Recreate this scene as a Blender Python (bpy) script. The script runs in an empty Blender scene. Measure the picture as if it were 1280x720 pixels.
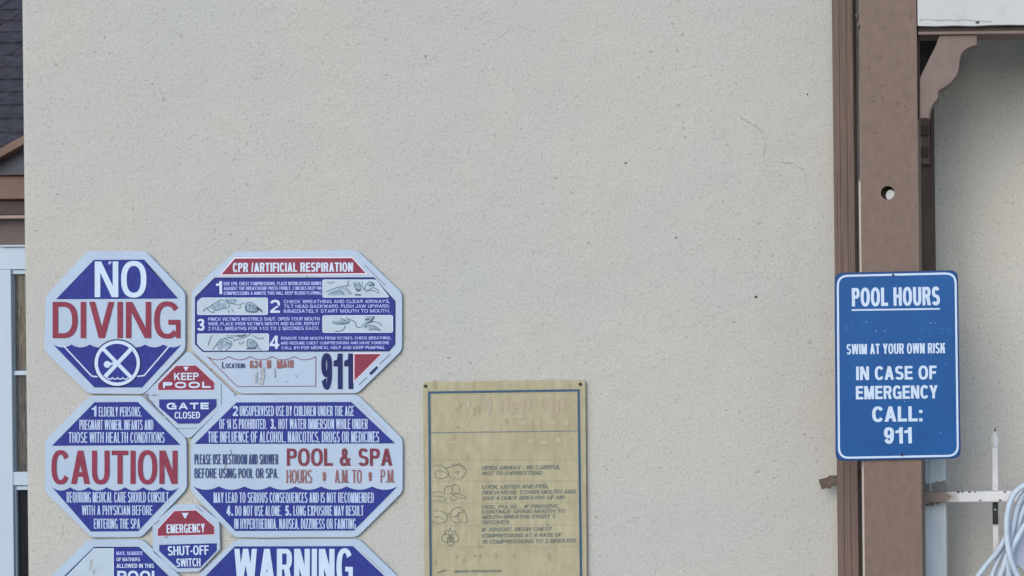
import bpy, bmesh, math, random
from mathutils import Vector, Matrix
random.seed(7)
S = bpy.context.scene
COL = S.collection
# ------------------------------------------------------------------ camera, sky, sun, exposure
K = 0.0005                      # ray slope per photo pixel (photo is 1280 x 720)
CX, CY = 1290.0, 440.0          # where the lens axis meets the photograph (it is a crop)
CZ = 1.72                       # eye height
ROLL = math.radians(0.62)
_c, _s = math.cos(ROLL), math.sin(ROLL)
def P(px, py, Y=4.0):
    """photo pixel -> point at distance Y in front of the lens"""
    u, v = (px - CX) * K, (CY - py) * K
    return Vector(((u * _c + v * _s) * Y, Y, CZ + (-u * _s + v * _c) * Y))
cam_d = bpy.data.cameras.new('camera')
cam = bpy.data.objects.new('camera', cam_d); COL.objects.link(cam)
cam_d.sensor_width = 36.0; cam_d.lens = 36.0 / (1280 * K)
cam_d.shift_x = (640 - CX) / 1280.0; cam_d.shift_y = (CY - 360) / 1280.0
cam_d.clip_start = 0.05; cam_d.clip_end = 3000
M = Matrix(((_c, _s, 0, 0), (0, 0, -1, 0), (-_s, _c, 0, CZ), (0, 0, 0, 1)))
cam.matrix_world = M
S.camera = cam

W = bpy.data.worlds.new('World'); S.world = W; W.use_nodes = True
nt = W.node_tree; nt.nodes.clear()
sky = nt.nodes.new('ShaderNodeTexSky'); sky.sky_type = 'NISHITA'; sky.sun_disc = False
SUN_EL, SUN_AZ = math.radians(31), math.radians(-162)   # azimuth from +Y (north), clockwise
sky.sun_elevation = SUN_EL; sky.sun_rotation = SUN_AZ
sky.air_density = 1.0; sky.dust_density = 1.4; sky.ozone_density = 1.5
bg = nt.nodes.new('ShaderNodeBackground'); bg.inputs[1].default_value = 0.15
out = nt.nodes.new('ShaderNodeOutputWorld')
nt.links.new(sky.outputs[0], bg.inputs[0]); nt.links.new(bg.outputs[0], out.inputs[0])
sun_d = bpy.data.lights.new('sun', 'SUN'); sun_d.energy = 0.55; sun_d.angle = math.radians(60)
sun_d.color = (1.0, 0.99, 0.97)
sun = bpy.data.objects.new('sun', sun_d); COL.objects.link(sun)
d = Vector((math.sin(SUN_AZ) * math.cos(SUN_EL), math.cos(SUN_AZ) * math.cos(SUN_EL), math.sin(SUN_EL)))
sun.rotation_euler = d.to_track_quat('Z', 'Y').to_euler(); sun.location = (0, -10, 20)
S.view_settings.view_transform = 'Standard'; S.view_settings.look = 'None'
S.view_settings.exposure = 0.58; S.view_settings.gamma = 1.0; S.view_settings.use_curve_mapping = False

# ------------------------------------------------------------------ materials
def new_mat(name):
    m = bpy.data.materials.new(name); m.use_nodes = True
    n = m.node_tree.nodes; l = m.node_tree.links
    return m, n, l, n['Principled BSDF']
def tex_coord(n, l, sc=(1, 1, 1), rot=(0, 0, 0)):
    tc = n.new('ShaderNodeTexCoord'); mp = n.new('ShaderNodeMapping')
    mp.inputs['Scale'].default_value = sc; mp.inputs['Rotation'].default_value = rot
    l.new(tc.outputs['Object'], mp.inputs[0]); return mp.outputs[0]
def noise(n, l, vec, scale, detail=3, rough=0.55):
    t = n.new('ShaderNodeTexNoise'); t.inputs['Scale'].default_value = scale
    t.inputs['Detail'].default_value = detail; t.inputs['Roughness'].default_value = rough
    l.new(vec, t.inputs['Vector']); return t.outputs[0]
def ramp(n, l, fac, a, b, ca=(0, 0, 0, 1), cb=(1, 1, 1, 1)):
    r = n.new('ShaderNodeValToRGB'); e = r.color_ramp.elements
    e[0].position = a; e[1].position = b; e[0].color = ca; e[1].color = cb
    l.new(fac, r.inputs[0]); return r.outputs[0]
def mix(n, l, fac, a, b, mode='MIX'):
    x = n.new('ShaderNodeMix'); x.data_type = 'RGBA'; x.blend_type = mode
    for k, v in ((0, fac), (6, a), (7, b)):
        if isinstance(v, (int, float)): x.inputs[k].default_value = v
        elif isinstance(v, tuple): x.inputs[k].default_value = v if len(v) == 4 else (*v, 1)
        else: l.new(v, x.inputs[k])
    return x.outputs[2]
def mul(n, l, a, k):
    x = n.new('ShaderNodeMath'); x.operation = 'MULTIPLY'; l.new(a, x.inputs[0]); x.inputs[1].default_value = k
    return x.outputs[0]
def bump(n, l, b, h, strength=0.5, dist=0.002, prev=None):
    x = n.new('ShaderNodeBump'); x.inputs['Strength'].default_value = strength; x.inputs['Distance'].default_value = dist
    l.new(h, x.inputs['Height'])
    if prev is not None: l.new(prev, x.inputs['Normal'])
    l.new(x.outputs[0], b.inputs['Normal']); return x.outputs[0]
def vary(name, col, rough=0.6, spec=0.3, amt=0.12, sc=(1, 1, 1), scale=14, b_scale=0, b_str=0.3, b_dist=0.001,
         dirt=0.0, dirt_col=(.16, .13, .1), dirt_scale=30, d_lo=.58, d_hi=.75):
    m, n, l, b = new_mat(name)
    v = tex_coord(n, l, sc)
    f = noise(n, l, v, scale, 4)
    lo = tuple(c * (1 - amt) for c in col); hi = tuple(min(1, c * (1 + amt)) for c in col)
    c = mix(n, l, ramp(n, l, f, .3, .7), lo, hi)
    if dirt:
        g = noise(n, l, v, dirt_scale, 5, .65)
        c = mix(n, l, mul(n, l, ramp(n, l, g, d_lo, d_hi), dirt), c, dirt_col)
    l.new(c, b.inputs['Base Color'])
    b.inputs['Roughness'].default_value = rough; b.inputs['Specular IOR Level'].default_value = spec
    if b_scale: bump(n, l, b, noise(n, l, v, b_scale, 4, .6), b_str, b_dist)
    return m
def stucco(name, col):
    m, n, l, b = new_mat(name)
    v = tex_coord(n, l)
    big = noise(n, l, v, 1.7, 3)
    mid = noise(n, l, v, 9, 4)
    fine = noise(n, l, v, 210, 3, .7)
    c = mix(n, l, ramp(n, l, big, .32, .68), (col[0] * .955, col[1] * .98, col[2] * 1.005), (col[0] * 1.03, col[1] * 1.005, col[2] * .97))
    c = mix(n, l, mul(n, l, ramp(n, l, mid, .52, .78), .22), c, (col[0] * .93, col[1] * .89, col[2] * .83))
    c = mix(n, l, mul(n, l, ramp(n, l, fine, .46, .68), .48), c, (col[0] * .62, col[1] * .62, col[2] * .62))
    spk = ramp(n, l, noise(n, l, v, 260, 2, .6), .60, .72)
    c = mix(n, l, mul(n, l, spk, .30), c, tuple(min(1, x * 1.5) for x in col))
    sp2 = ramp(n, l, noise(n, l, v, 128, 2, .5), .60, .675)
    c = mix(n, l, mul(n, l, sp2, .29), c, (.2, .195, .19))
    pit = ramp(n, l, noise(n, l, v, 74, 1, .4), .70, .745)
    clus = ramp(n, l, noise(n, l, v, 5, 2), .38, .6)
    pm = n.new('ShaderNodeMath'); pm.operation = 'MULTIPLY'; l.new(pit, pm.inputs[0]); l.new(clus, pm.inputs[1])
    c = mix(n, l, mul(n, l, pm.outputs[0], .42), c, (.2, .19, .18))
    l.new(c, b.inputs['Base Color']); b.inputs['Roughness'].default_value = .92
    b.inputs['Specular IOR Level'].default_value = .15
    p = bump(n, l, b, noise(n, l, v, 4, 2), .5, .02)
    p = bump(n, l, b, ramp(n, l, noise(n, l, v, 26, 3, .6), .45, .7), .25, .004, p)
    p = bump(n, l, b, noise(n, l, v, 110, 4, .7), .7, .0035, p)
    inv = n.new('ShaderNodeMath'); inv.operation = 'SUBTRACT'; inv.inputs[0].default_value = 1; l.new(pm.outputs[0], inv.inputs[1])
    bump(n, l, b, inv.outputs[0], .6, .002, p)
    return m
MW = stucco('stucco', (.474, .473, .444))
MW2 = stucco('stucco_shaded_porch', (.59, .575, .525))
WHT = vary('sign_white', (.365, .465, .60), .42, .4, .05, (1, 1, .45), 9, 60, .08, .0006, .28, (.30, .29, .27), 14, .62, .82)
PAP = vary('picture_white', (.40, .50, .58), .5, .3, .06, (1, 1, 1), 30, dirt=.2, dirt_col=(.3, .33, .36), dirt_scale=40)
BLU = vary('sign_blue', (.026, .038, .225), .5, .14, .16, (1, 1, 1), 60, 80, .08, .0006, .1, (.2, .22, .4), 90, .62, .8)
NAV = vary('sign_navy', (.014, .022, .105), .5, .14, .1)
RED = vary('sign_red', (.222, .038, .068), .5, .15, .12, (1, 1, 1), 50, dirt=.12, dirt_col=(.5, .25, .28), dirt_scale=80)
DRD = vary('faded_red', (.165, .028, .052), .5, .3, .2, (1, 1, 1), 80)
RST = vary('rusty_ink', (.235, .10, .10), .5, .3, .3, (1, 1, 1), 120)
INK = vary('pencil_ink', (.085, .13, .21), .6, .2, .3, (1, 1, 1), 90)
SHW = vary('faded_navy', (.038, .065, .175), .5, .15, .15)
RTX = vary('rules_print', (.40, .50, .70), .45, .3, .05)
LIT = vary('small_print', (.36, .42, .76), .5, .3, .2, (1, 1, 1), 150)
BRT = vary('letter_white', (.485, .60, .75), .42, .4, .04, (1, 1, 1), 20)
HAL = vary('letter_edge_pink', (.72, .62, .72), .45, .3, .05)
SHD = vary('drawing_grey', (.25, .34, .43), .6, .2, .35, (1, 1, 1), 140)
SCR = vary('score_line', (.20, .22, .26), .8, .1, .25, (1, 1, 1), 90)
SMG = vary('smudge', (.36, .38, .40), .7, .1, .25, (1, 1, 1), 120)
PBL = vary('pool_sign_blue', (.007, .080, .262), .42, .18, .10, (1, 1, .6), 10, 120, .05, .0005, .16, (.12, .22, .45), 130, .6, .8)
SPK = vary('pale_chip', (.12, .28, .62), .5, .2, .1)
GHO = vary('faded_paint', (.010, .094, .29), .42, .18, .2, (1, 1, 1), 200)
PED = vary('pool_sign_edge', (.012, .05, .16), .4, .2, .1)
TAN = vary('yellowed_plastic', (.375, .350, .232), .6, .2, .11, (1, 1, .32), 60, 90, .1, .0006, .5, (.285, .235, .135), 16, .46, .72)
TST = vary('brown_stain', (.33, .295, .18), .7, .2, .14, (1, 1, .4), 120)
TPK = vary('washed_pink', (.375, .315, .235), .6, .25, .08, (1, 1, .3), 60)
TPL = vary('washed_pale', (.388, .365, .252), .6, .25, .06, (1, 1, .3), 60)
TBL = vary('faded_blue_line', (.020, .080, .145), .5, .3, .2, (1, 1, 1), 60)
TGY = vary('faded_grey_line', (.17, .21, .22), .6, .2, .2, (1, 1, 1), 60)
TDT = vary('faint_rule', (.33, .31, .23), .6, .2, .2, (1, 1, 1), 120)
TDR = vary('faded_drawing', (.185, .20, .175), .6, .2, .35, (1, 1, 1), 160)
TTX = vary('faded_text', (.165, .19, .18), .6, .2, .35, (1, 1, 1), 160)
BRN = vary('brown_paint', (.165, .118, .095), .6, .3, .11, (1, 1, .7), 60, 190, .4, .0015, .25, (.27, .20, .16), 170, .55, .75)
BRD = vary('brown_board', (.150, .108, .092), .7, .25, .30, (22, 22, .5), 9, 26, .5, .0012)
BBK = vary('shade_dark', (.055, .055, .06), .8, .2, .15)
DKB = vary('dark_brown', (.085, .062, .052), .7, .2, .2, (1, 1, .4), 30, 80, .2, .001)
BRP = vary('bracket_brown', (.18, .136, .122), .62, .3, .10, (1, 1, 1), 25, 130, .25, .001)
SOF = vary('soffit', (.30, .30, .29), .8, .2, .15)
BEA = vary('white_beam_paint', (.475, .505, .505), .6, .3, .04, (1, 1, 1), 6, 60, .3, .002, .35, (.34, .33, .30), 16, .58, .74)
IRN = vary('white_iron_paint', (.60, .61, .62), .5, .4, .08, (1, 1, 1), 20, 90, .3, .001, .75, (.20, .13, .09), 38, .60, .68)
GAL = vary('chalky_metal', (.55, .62, .66), .5, .4, .10, (1, 1, .25), 30, 90, .25, .001, .3, (.2, .2, .2), 30, .6, .75)
PKT = vary('beige_picket', (.48, .43, .40), .6, .3, .10, (1, 1, .4), 40, 90, .25, .001, .4, (.25, .16, .11), 40, .6, .75)
RUS = vary('rust', (.115, .088, .076), .85, .2, .3, (1, 1, 1), 60, 140, .5, .0015)
WEA = vary('weathered_primer', (.24, .24, .235), .85, .15, .3, (1, 1, 1), 70, 120, .4, .001)
STR = vary('lit_gap_cream', (.50, .46, .42), .8, .2, .08)
BLK = vary('black_rubber', (.022, .025, .026), .6, .3, .2, (1, 1, 1), 60)
MET = vary('dull_steel', (.10, .11, .12), .45, .5, .2, (1, 1, 1), 90)
HOS = vary('hose_vinyl', (.44, .53, .62), .42, .4, .10, (1, 1, 1), 30, 60, .12, .001, .2, (.25, .30, .33), 40, .6, .78)
HAN = vary('pale_plastic', (.60, .63, .78), .4, .4, .04)
SHG = vary('roof_shingle', (.045, .046, .058), .9, .15, .35, (1, 1, 1), 22, 220, .5, .002, .4, (.07, .05, .05), 6, .5, .7)
HBR = vary('house_brown', (.16, .105, .08), .65, .3, .12, (1, 1, 1), 12, 60, .2, .001)
HDK = vary('house_dark_trim', (.062, .042, .042), .65, .3, .12)
HLT = vary('house_light_trim', (.30, .215, .19), .6, .3, .1)
HGB = vary('gable_grey', (.095, .10, .125), .8, .2, .10, (1, 1, 1), 20)
HWL = vary('house_board', (.13, .108, .104), .75, .2, .12, (1, 1, 1), 14, 80, .3, .001)
HWH = vary('window_white', (.41, .51, .61), .45, .4, .03, (1, 1, 1), 6)
CUR = vary('curtain', (.40, .38, .33), .9, .1, .5, (30, 1, 3), 5, 20, .5, .01)
CON = vary('patio_concrete', (.34, .33, .31), .9, .2, .10, (1, 1, 1), 2, 60, .3, .003, .3, (.2, .18, .15), 4, .5, .8)
def glass():
    m, n, l, b = new_mat('window_glass')
    b.inputs['Base Color'].default_value = (.02, .025, .03, 1); b.inputs['Roughness'].default_value = .04
    t = n.new('ShaderNodeBsdfTransparent'); x = n.new('ShaderNodeMixShader'); x.inputs[0].default_value = .2
    l.new(t.outputs[0], x.inputs[1]); l.new(b.outputs[0], x.inputs[2]); l.new(x.outputs[0], n['Material Output'].inputs[0])
    return m
GLS = glass()
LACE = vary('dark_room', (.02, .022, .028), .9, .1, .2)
def rusty_white():
    m, n, l, b = new_mat('rail_paint_rusting')
    tc = n.new('ShaderNodeTexCoord'); sp = n.new('ShaderNodeSeparateXYZ'); l.new(tc.outputs['Object'], sp.inputs[0])
    v = tex_coord(n, l)
    mr = n.new('ShaderNodeMapRange'); mr.inputs[1].default_value = .02; mr.inputs[2].default_value = .10
    mr.inputs[3].default_value = .72; mr.inputs[4].default_value = 0
    l.new(sp.outputs[0], mr.inputs[0])
    a = n.new('ShaderNodeMath'); a.operation = 'ADD'; l.new(mr.outputs[0], a.inputs[0]); l.new(noise(n, l, v, 45, 5, .65), a.inputs[1])
    c = mix(n, l, ramp(n, l, a.outputs[0], .62, .95), (.66, .67, .68), (.24, .185, .155))
    l.new(c, b.inputs['Base Color']); b.inputs['Roughness'].default_value = .6
    bump(n, l, b, noise(n, l, v, 90, 4), .3, .001)
    return m
RWH = rusty_white()

# ------------------------------------------------------------------ helpers
ORI = {}
class MB:
    """collects world-space geometry for one mesh object"""
    def __init__(s): s.v = []; s.f = []; s.smooth = False
    def add(s, vs, fs):
        o = len(s.v); s.v += [tuple(v) for v in vs]; s.f += [tuple(i + o for i in f) for f in fs]; return s
    def box(s, x0, x1, y0, y1, z0, z1):
        vs = [(x, y, z) for x in (x0, x1) for y in (y0, y1) for z in (z0, z1)]
        return s.add(vs, [(0, 1, 3, 2), (4, 6, 7, 5), (0, 4, 5, 1), (2, 3, 7, 6), (0, 2, 6, 4), (1, 5, 7, 3)])
    def sheet(s, pts): return s.add(pts, [tuple(range(len(pts)))])
    def slab(s, pts, dy):
        """outline (world pts facing the lens) extruded backwards by dy"""
        n = len(pts); back = [Vector(p) + Vector((0, dy, 0)) for p in pts]
        fs = [tuple(range(n)), tuple(reversed(range(n, 2 * n)))]
        fs += [(i, i + n, (i + 1) % n + n, (i + 1) % n) for i in range(n)]
        return s.add(list(pts) + back, fs)
    def tube(s, pts, r, seg=10, closed=False):
        pts = [Vector(p) for p in pts]; n = len(pts); rings = []
        up = Vector((0, 1, 0.03))
        for i, p in enumerate(pts):
            a = pts[(i - 1) % n] if (closed or i > 0) else p
            b = pts[(i + 1) % n] if (closed or i < n - 1) else p
            t = (b - a).normalized(); x = t.cross(up).normalized(); y = x.cross(t).normalized()
            rr = r[i] if isinstance(r, (list, tuple)) else r
            rings.append([p + x * math.cos(q) * rr + y * math.sin(q) * rr for q in [k * math.tau / seg for k in range(seg)]])
        vs = [v for g in rings for v in g]; fs = []
        for i in range(n if closed else n - 1):
            for k in range(seg):
                j = (i + 1) % n
                fs.append((i * seg + k, i * seg + (k + 1) % seg, j * seg + (k + 1) % seg, j * seg + k))
        if not closed: fs += [tuple(reversed(range(seg))), tuple(range((n - 1) * seg, n * seg))]
        s.smooth = True
        return s.add(vs, fs)
    def build(s, name, mat, parent=None, origin=None, bevel=0, seg=2):
        if parent is not None: origin = ORI.get(parent.name, parent.location)
        o0 = Vector(origin) if origin is not None else Vector((0, 0, 0))
        me = bpy.data.meshes.new(name)
        me.from_pydata([tuple(Vector(v) - o0) for v in s.v], [], s.f); me.update()
        if bevel:
            bm = bmesh.new(); bm.from_mesh(me); bmesh.ops.recalc_face_normals(bm, faces=bm.faces)
            es = [e for e in bm.edges if len(e.link_faces) == 2 and e.calc_face_angle(0) > .6]
            bmesh.ops.bevel(bm, geom=es, offset=bevel, segments=seg, affect='EDGES', profile=.5)
            bm.to_mesh(me); bm.free()
        if s.smooth:
            for p in me.polygons: p.use_smooth = True
        me.materials.append(mat)
        o = bpy.data.objects.new(name, me); COL.objects.link(o)
        if parent is not None: o.parent = parent
        else: o.location = o0
        ORI[o.name] = o0.copy()
        return o
def tag(o, label=None, cat=None, group=None, kind=None):
    for k, v in (('label', label), ('category', cat), ('group', group), ('kind', kind)):
        if v: o[k] = v
    return o
def thing(name, loc, label, cat, group=None):
    o = bpy.data.objects.new(name, None); COL.objects.link(o); o.location = loc; o.empty_display_size = .05
    return tag(o, label, cat, group)
def rounded(pts, r, seg=4):
    """round the corners of a 2-D outline"""
    out = []; n = len(pts)
    for i in range(n):
        p = Vector(pts[i]); a = Vector(pts[i - 1]) - p; b = Vector(pts[(i + 1) % n]) - p
        d = min(r, a.length * .45, b.length * .45)
        A = p + a.normalized() * d; B = p + b.normalized() * d
        for k in range(seg + 1):
            t = k / seg; q = A * (1 - t) ** 2 + p * 2 * t * (1 - t) + B * t * t
            out.append((q.x, q.y))
    return out
# ------------------------------------------------------------------ grotesque capitals, drawn from bars, diagonals and bowls (cap height 1)
def _pow(v, e): return math.copysign(abs(v) ** e, v)
def _bowl(cx, cy, rx, ry, a0, a1, s, t, e=.84):
    n = max(6, int(abs(a1 - a0) / 9)); o = []; i_ = []
    for k in range(n + 1):
        a = math.radians(a0 + (a1 - a0) * k / n); c, q = _pow(math.cos(a), e), _pow(math.sin(a), e)
        o.append((cx + c * rx, cy + q * ry)); i_.append((cx + c * max(.01, rx - s), cy + q * max(.01, ry - t)))
    return [[o[k], o[k + 1], i_[k + 1], i_[k]] for k in range(n)]
def _r(x0, y0, x1, y1): return [[(x0, y0), (x1, y0), (x1, y1), (x0, y1)]]
def _d(x0, y0, x1, y1, w): return [[(x0, y0), (x0 + w, y0), (x1 + w, y1), (x1, y1)]]
WID = dict(A=.98, B=.92, C=.96, D=.94, E=.84, F=.78, G=.99, H=.93, J=.74, K=.97, L=.77, M=1.12, N=.95, O=1.02, P=.86, Q=1.02, R=.93, S=.90, T=.87, U=.92, V=.95, W=1.36, X=.95, Y=.95, Z=.86)
def letter(ch, s, t):
    """-> (advance width, list of strokes, each a list of quads)"""
    w = WID.get(ch, .76); h = s * 1.08
    if ch == 'I': return s, [_r(0, 0, s, 1)]
    if ch == ' ': return .46, []
    if ch in '.,': return s, [_r(0, 0, s, t * 1.05)] + ([[[(s * .45, 0), (s, 0), (s * .5, -t), (s * .15, -t)]]] if ch == ',' else [])
    if ch == "'": return s * .8, [_r(0, .68, s * .8, 1)]
    if ch == ':': return s, [_r(0, 0, s, t), _r(0, .55, s, .55 + t)]
    if ch == '-': return .34, [_r(0, .33, .34, .33 + t)]
    if ch == '/': return .42, [_d(0, -.02, .42 - s * .75, 1.02, s * .75)]
    if ch == 'A': return w, [_d(0, 0, w / 2 - h * .5, 1, h), _d(w - h, 0, w / 2 - h * .5, 1, h), _r(w * .24, .22, w * .76, .22 + t)]
    if ch == 'B':
        r = (1 + t) / 4; rx = w * .42
        return w, [_r(0, 0, s, 1), _r(s, 1 - t, w * .95 - rx, 1), _r(s, .5 - t / 2, w - rx, .5 + t / 2), _r(s, 0, w - rx, t), _bowl(w * .95 - rx, 1 - r, rx, r, -90, 90, s, t), _bowl(w - rx, r, rx, r, -90, 90, s, t)]
    if ch == 'C': return w * .95, [_bowl(w / 2, .5, w / 2, .515, 34, 326, s, t)]
    if ch == 'D': return w, [_r(0, 0, s, 1), _r(s, 0, w * .42, t), _r(s, 1 - t, w * .42, 1), _bowl(w * .42, .5, w * .58, .5, -90, 90, s, t)]
    if ch == 'E': return w, [_r(0, 0, s, 1), _r(s, 0, w, t), _r(s, .52 - t / 2, w * .94, .52 + t / 2), _r(s, 1 - t, w * .98, 1)]
    if ch == 'F': return w, [_r(0, 0, s, 1), _r(s, .5 - t / 2, w * .92, .5 + t / 2), _r(s, 1 - t, w, 1)]
    if ch == 'G': return w, [_bowl(w / 2, .5, w / 2, .515, 36, 318, s, t), _r(w * .54, .37, w, .37 + t), _r(w - s * .82, 0, w, .37)]
    if ch == 'H': return w, [_r(0, 0, s, 1), _r(w - s, 0, w, 1), _r(s, .52 - t / 2, w - s, .52 + t / 2)]
    if ch == 'J': return w, [_r(w - s, .34, w, 1), _bowl(w / 2, .34, w / 2, .355, 185, 360, s, t)]
    if ch == 'K': return w, [_r(0, 0, s, 1), [[(s, .32), (s, .58), (w - h * 1.25, 1), (w, 1)]], _d(w - h * 1.25, 0, s * 1.25, .62, h * 1.15)]
    if ch == 'L': return w, [_r(0, 0, s, 1), _r(s, 0, w, t)]
    if ch == 'M': return w, [_r(0, 0, s, 1), _r(w - s, 0, w, 1), _d(w / 2 - s * .5, 0, s * .25, 1, s), _d(w / 2 - s * .5, 0, w - s * 1.25, 1, s)]
    if ch == 'N': return w, [_r(0, 0, s, 1), _r(w - s, 0, w, 1), _d(w - s * 1.18, 0, s * .05, 1, s * 1.12)]
    if ch in 'O0': return w, [_bowl(w / 2, .5, w / 2, .515, 0, 360, s, t)]
    if ch == 'Q': return w, [_bowl(w / 2, .5, w / 2, .515, 0, 360, s, t), _d(w - h * .9, -.04, w * .52, .3, h * .8)]
    if ch == 'P': return w, [_r(0, 0, s, 1), _r(s, 1 - t, w * .6, 1), _r(s, .42, w * .6, .42 + t), _bowl(w * .6, .71, w * .4, .29, -90, 90, s, t)]
    if ch == 'R': return w, [_r(0, 0, s, 1), _r(s, 1 - t, w * .6, 1), _r(s, .43, w * .6, .43 + t), _bowl(w * .6, .715, w * .38, .285, -90, 90, s, t), _d(w - h, 0, w * .45, .45, h)]
    if ch == 'S':
        r = (1 + t) / 4
        return w, [_bowl(w / 2, 1.012 - r, w * .47, r, 22, 270, s, t), _bowl(w / 2, r - .012, w / 2, r, -158, 90, s, t)]
    if ch == 'T': return w, [_r(0, 1 - t, w, 1), _r(w / 2 - s / 2, 0, w / 2 + s / 2, 1 - t)]
    if ch == 'U': return w, [_r(0, .38, s, 1), _r(w - s, .38, w, 1), _bowl(w / 2, .38, w / 2, .395, 180, 360, s, t)]
    if ch == 'V': return w, [_d(w / 2 - h * .5, 0, 0, 1, h), _d(w / 2 - h * .5, 0, w - h, 1, h)]
    if ch == 'W':
        g = s * .98
        return w, [_d(w * .25 - g * .5, 0, 0, 1, g), _d(w * .25 - g * .5, 0, w / 2 - g * .5, 1, g), _d(w * .75 - g * .5, 0, w / 2 - g * .5, 1, g), _d(w * .75 - g * .5, 0, w - g, 1, g)]
    if ch == 'X': return w, [_d(0, 0, w - h, 1, h), _d(w - h, 0, 0, 1, h)]
    if ch == 'Y': return w, [_d(w / 2 - h * .5, .4, 0, 1, h), _d(w / 2 - h * .5, .4, w - h, 1, h), _r(w / 2 - s / 2, 0, w / 2 + s / 2, .42)]
    if ch == 'Z': return w, [_r(0, 0, w, t), _r(0, 1 - t, w, 1), _d(0, t, w - h * 1.2, 1 - t, h * 1.2)]
    if ch == '&':
        return 1.0, [_bowl(.42, .755, .25, .26, 0, 360, s * .85, t * .85), _bowl(.36, .27, .36, .285, 75, 330, s, t), _d(1 - h * 1.1, 0, .24, .66, h), [[(.62, .16), (.70, .02), (.95, .42), (.80, .46)]]]
    if ch == '1': return .30 + s, [_r(.30, 0, .30 + s, 1), [[(0, .64), (.30, .64), (.30, .99), (.26, .84), (0, .79)]]]
    if ch == '2': return w, [_bowl(w / 2, .70, w / 2, .315, -28, 172, s, t), _r(0, 0, w, t), [[(0, t), (h * 1.25, t), (w * .93, .53), (w * .62, .53)]]]
    if ch == '3': return w, [_bowl(w / 2, .745, w * .47, .27, -90, 165, s, t), _bowl(w / 2, .275, w / 2, .29, -165, 90, s, t), _r(w * .36, .5 - t / 2, w * .55, .5 + t / 2)]
    if ch == '4': return w, [_r(w * .84 - s, 0, w * .84, 1), _r(0, .2, w, .2 + t), [[(0, .2 + t), (h, .2 + t), (w * .84 - s, .80), (w * .84 - s, 1)]]]
    if ch == '5': return w, [_r(w * .12, 1 - t, w * .94, 1), _r(w * .07, .44, w * .07 + s, 1 - t), _bowl(w / 2, .325, w / 2, .34, -162, 138, s, t)]
    if ch == '6': return w, [_bowl(w / 2, .325, w / 2, .34, 0, 360, s, t), _bowl(w / 2, .5, w / 2, .515, 28, 180, s, t), _r(0, .3, s, .52)]
    if ch == '9':
        return w, [[[(w - x, 1 - y) for x, y in q] for q in st] for st in letter('6', s, t)[1]]
    if ch == '7': return w, [_r(0, 1 - t, w, 1), _d(w * .2, 0, w - h * 1.1, 1 - t, h)]
    if ch == '8': return w, [_bowl(w / 2, .745, w * .46, .27, 0, 360, s, t), _bowl(w / 2, .275, w / 2, .29, 0, 360, s, t)]
    return w, [_r(0, 0, w, 1)]
def caps(body, s, t, gap):
    x = 0; out = []
    for ch in body:
        w, st = letter(ch, s, t)
        for k, q in enumerate(st): out.append((k, [[(px + x, py) for px, py in f] for f in q]))
        x += w + (0 if ch == ' ' else gap)
        if ch == ' ': x += gap * .3
    return x - gap, out
JOIN = {'no_symbol', 'diver', 'street_address', 'location_box', 'location_print', 'blue_border'}
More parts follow.
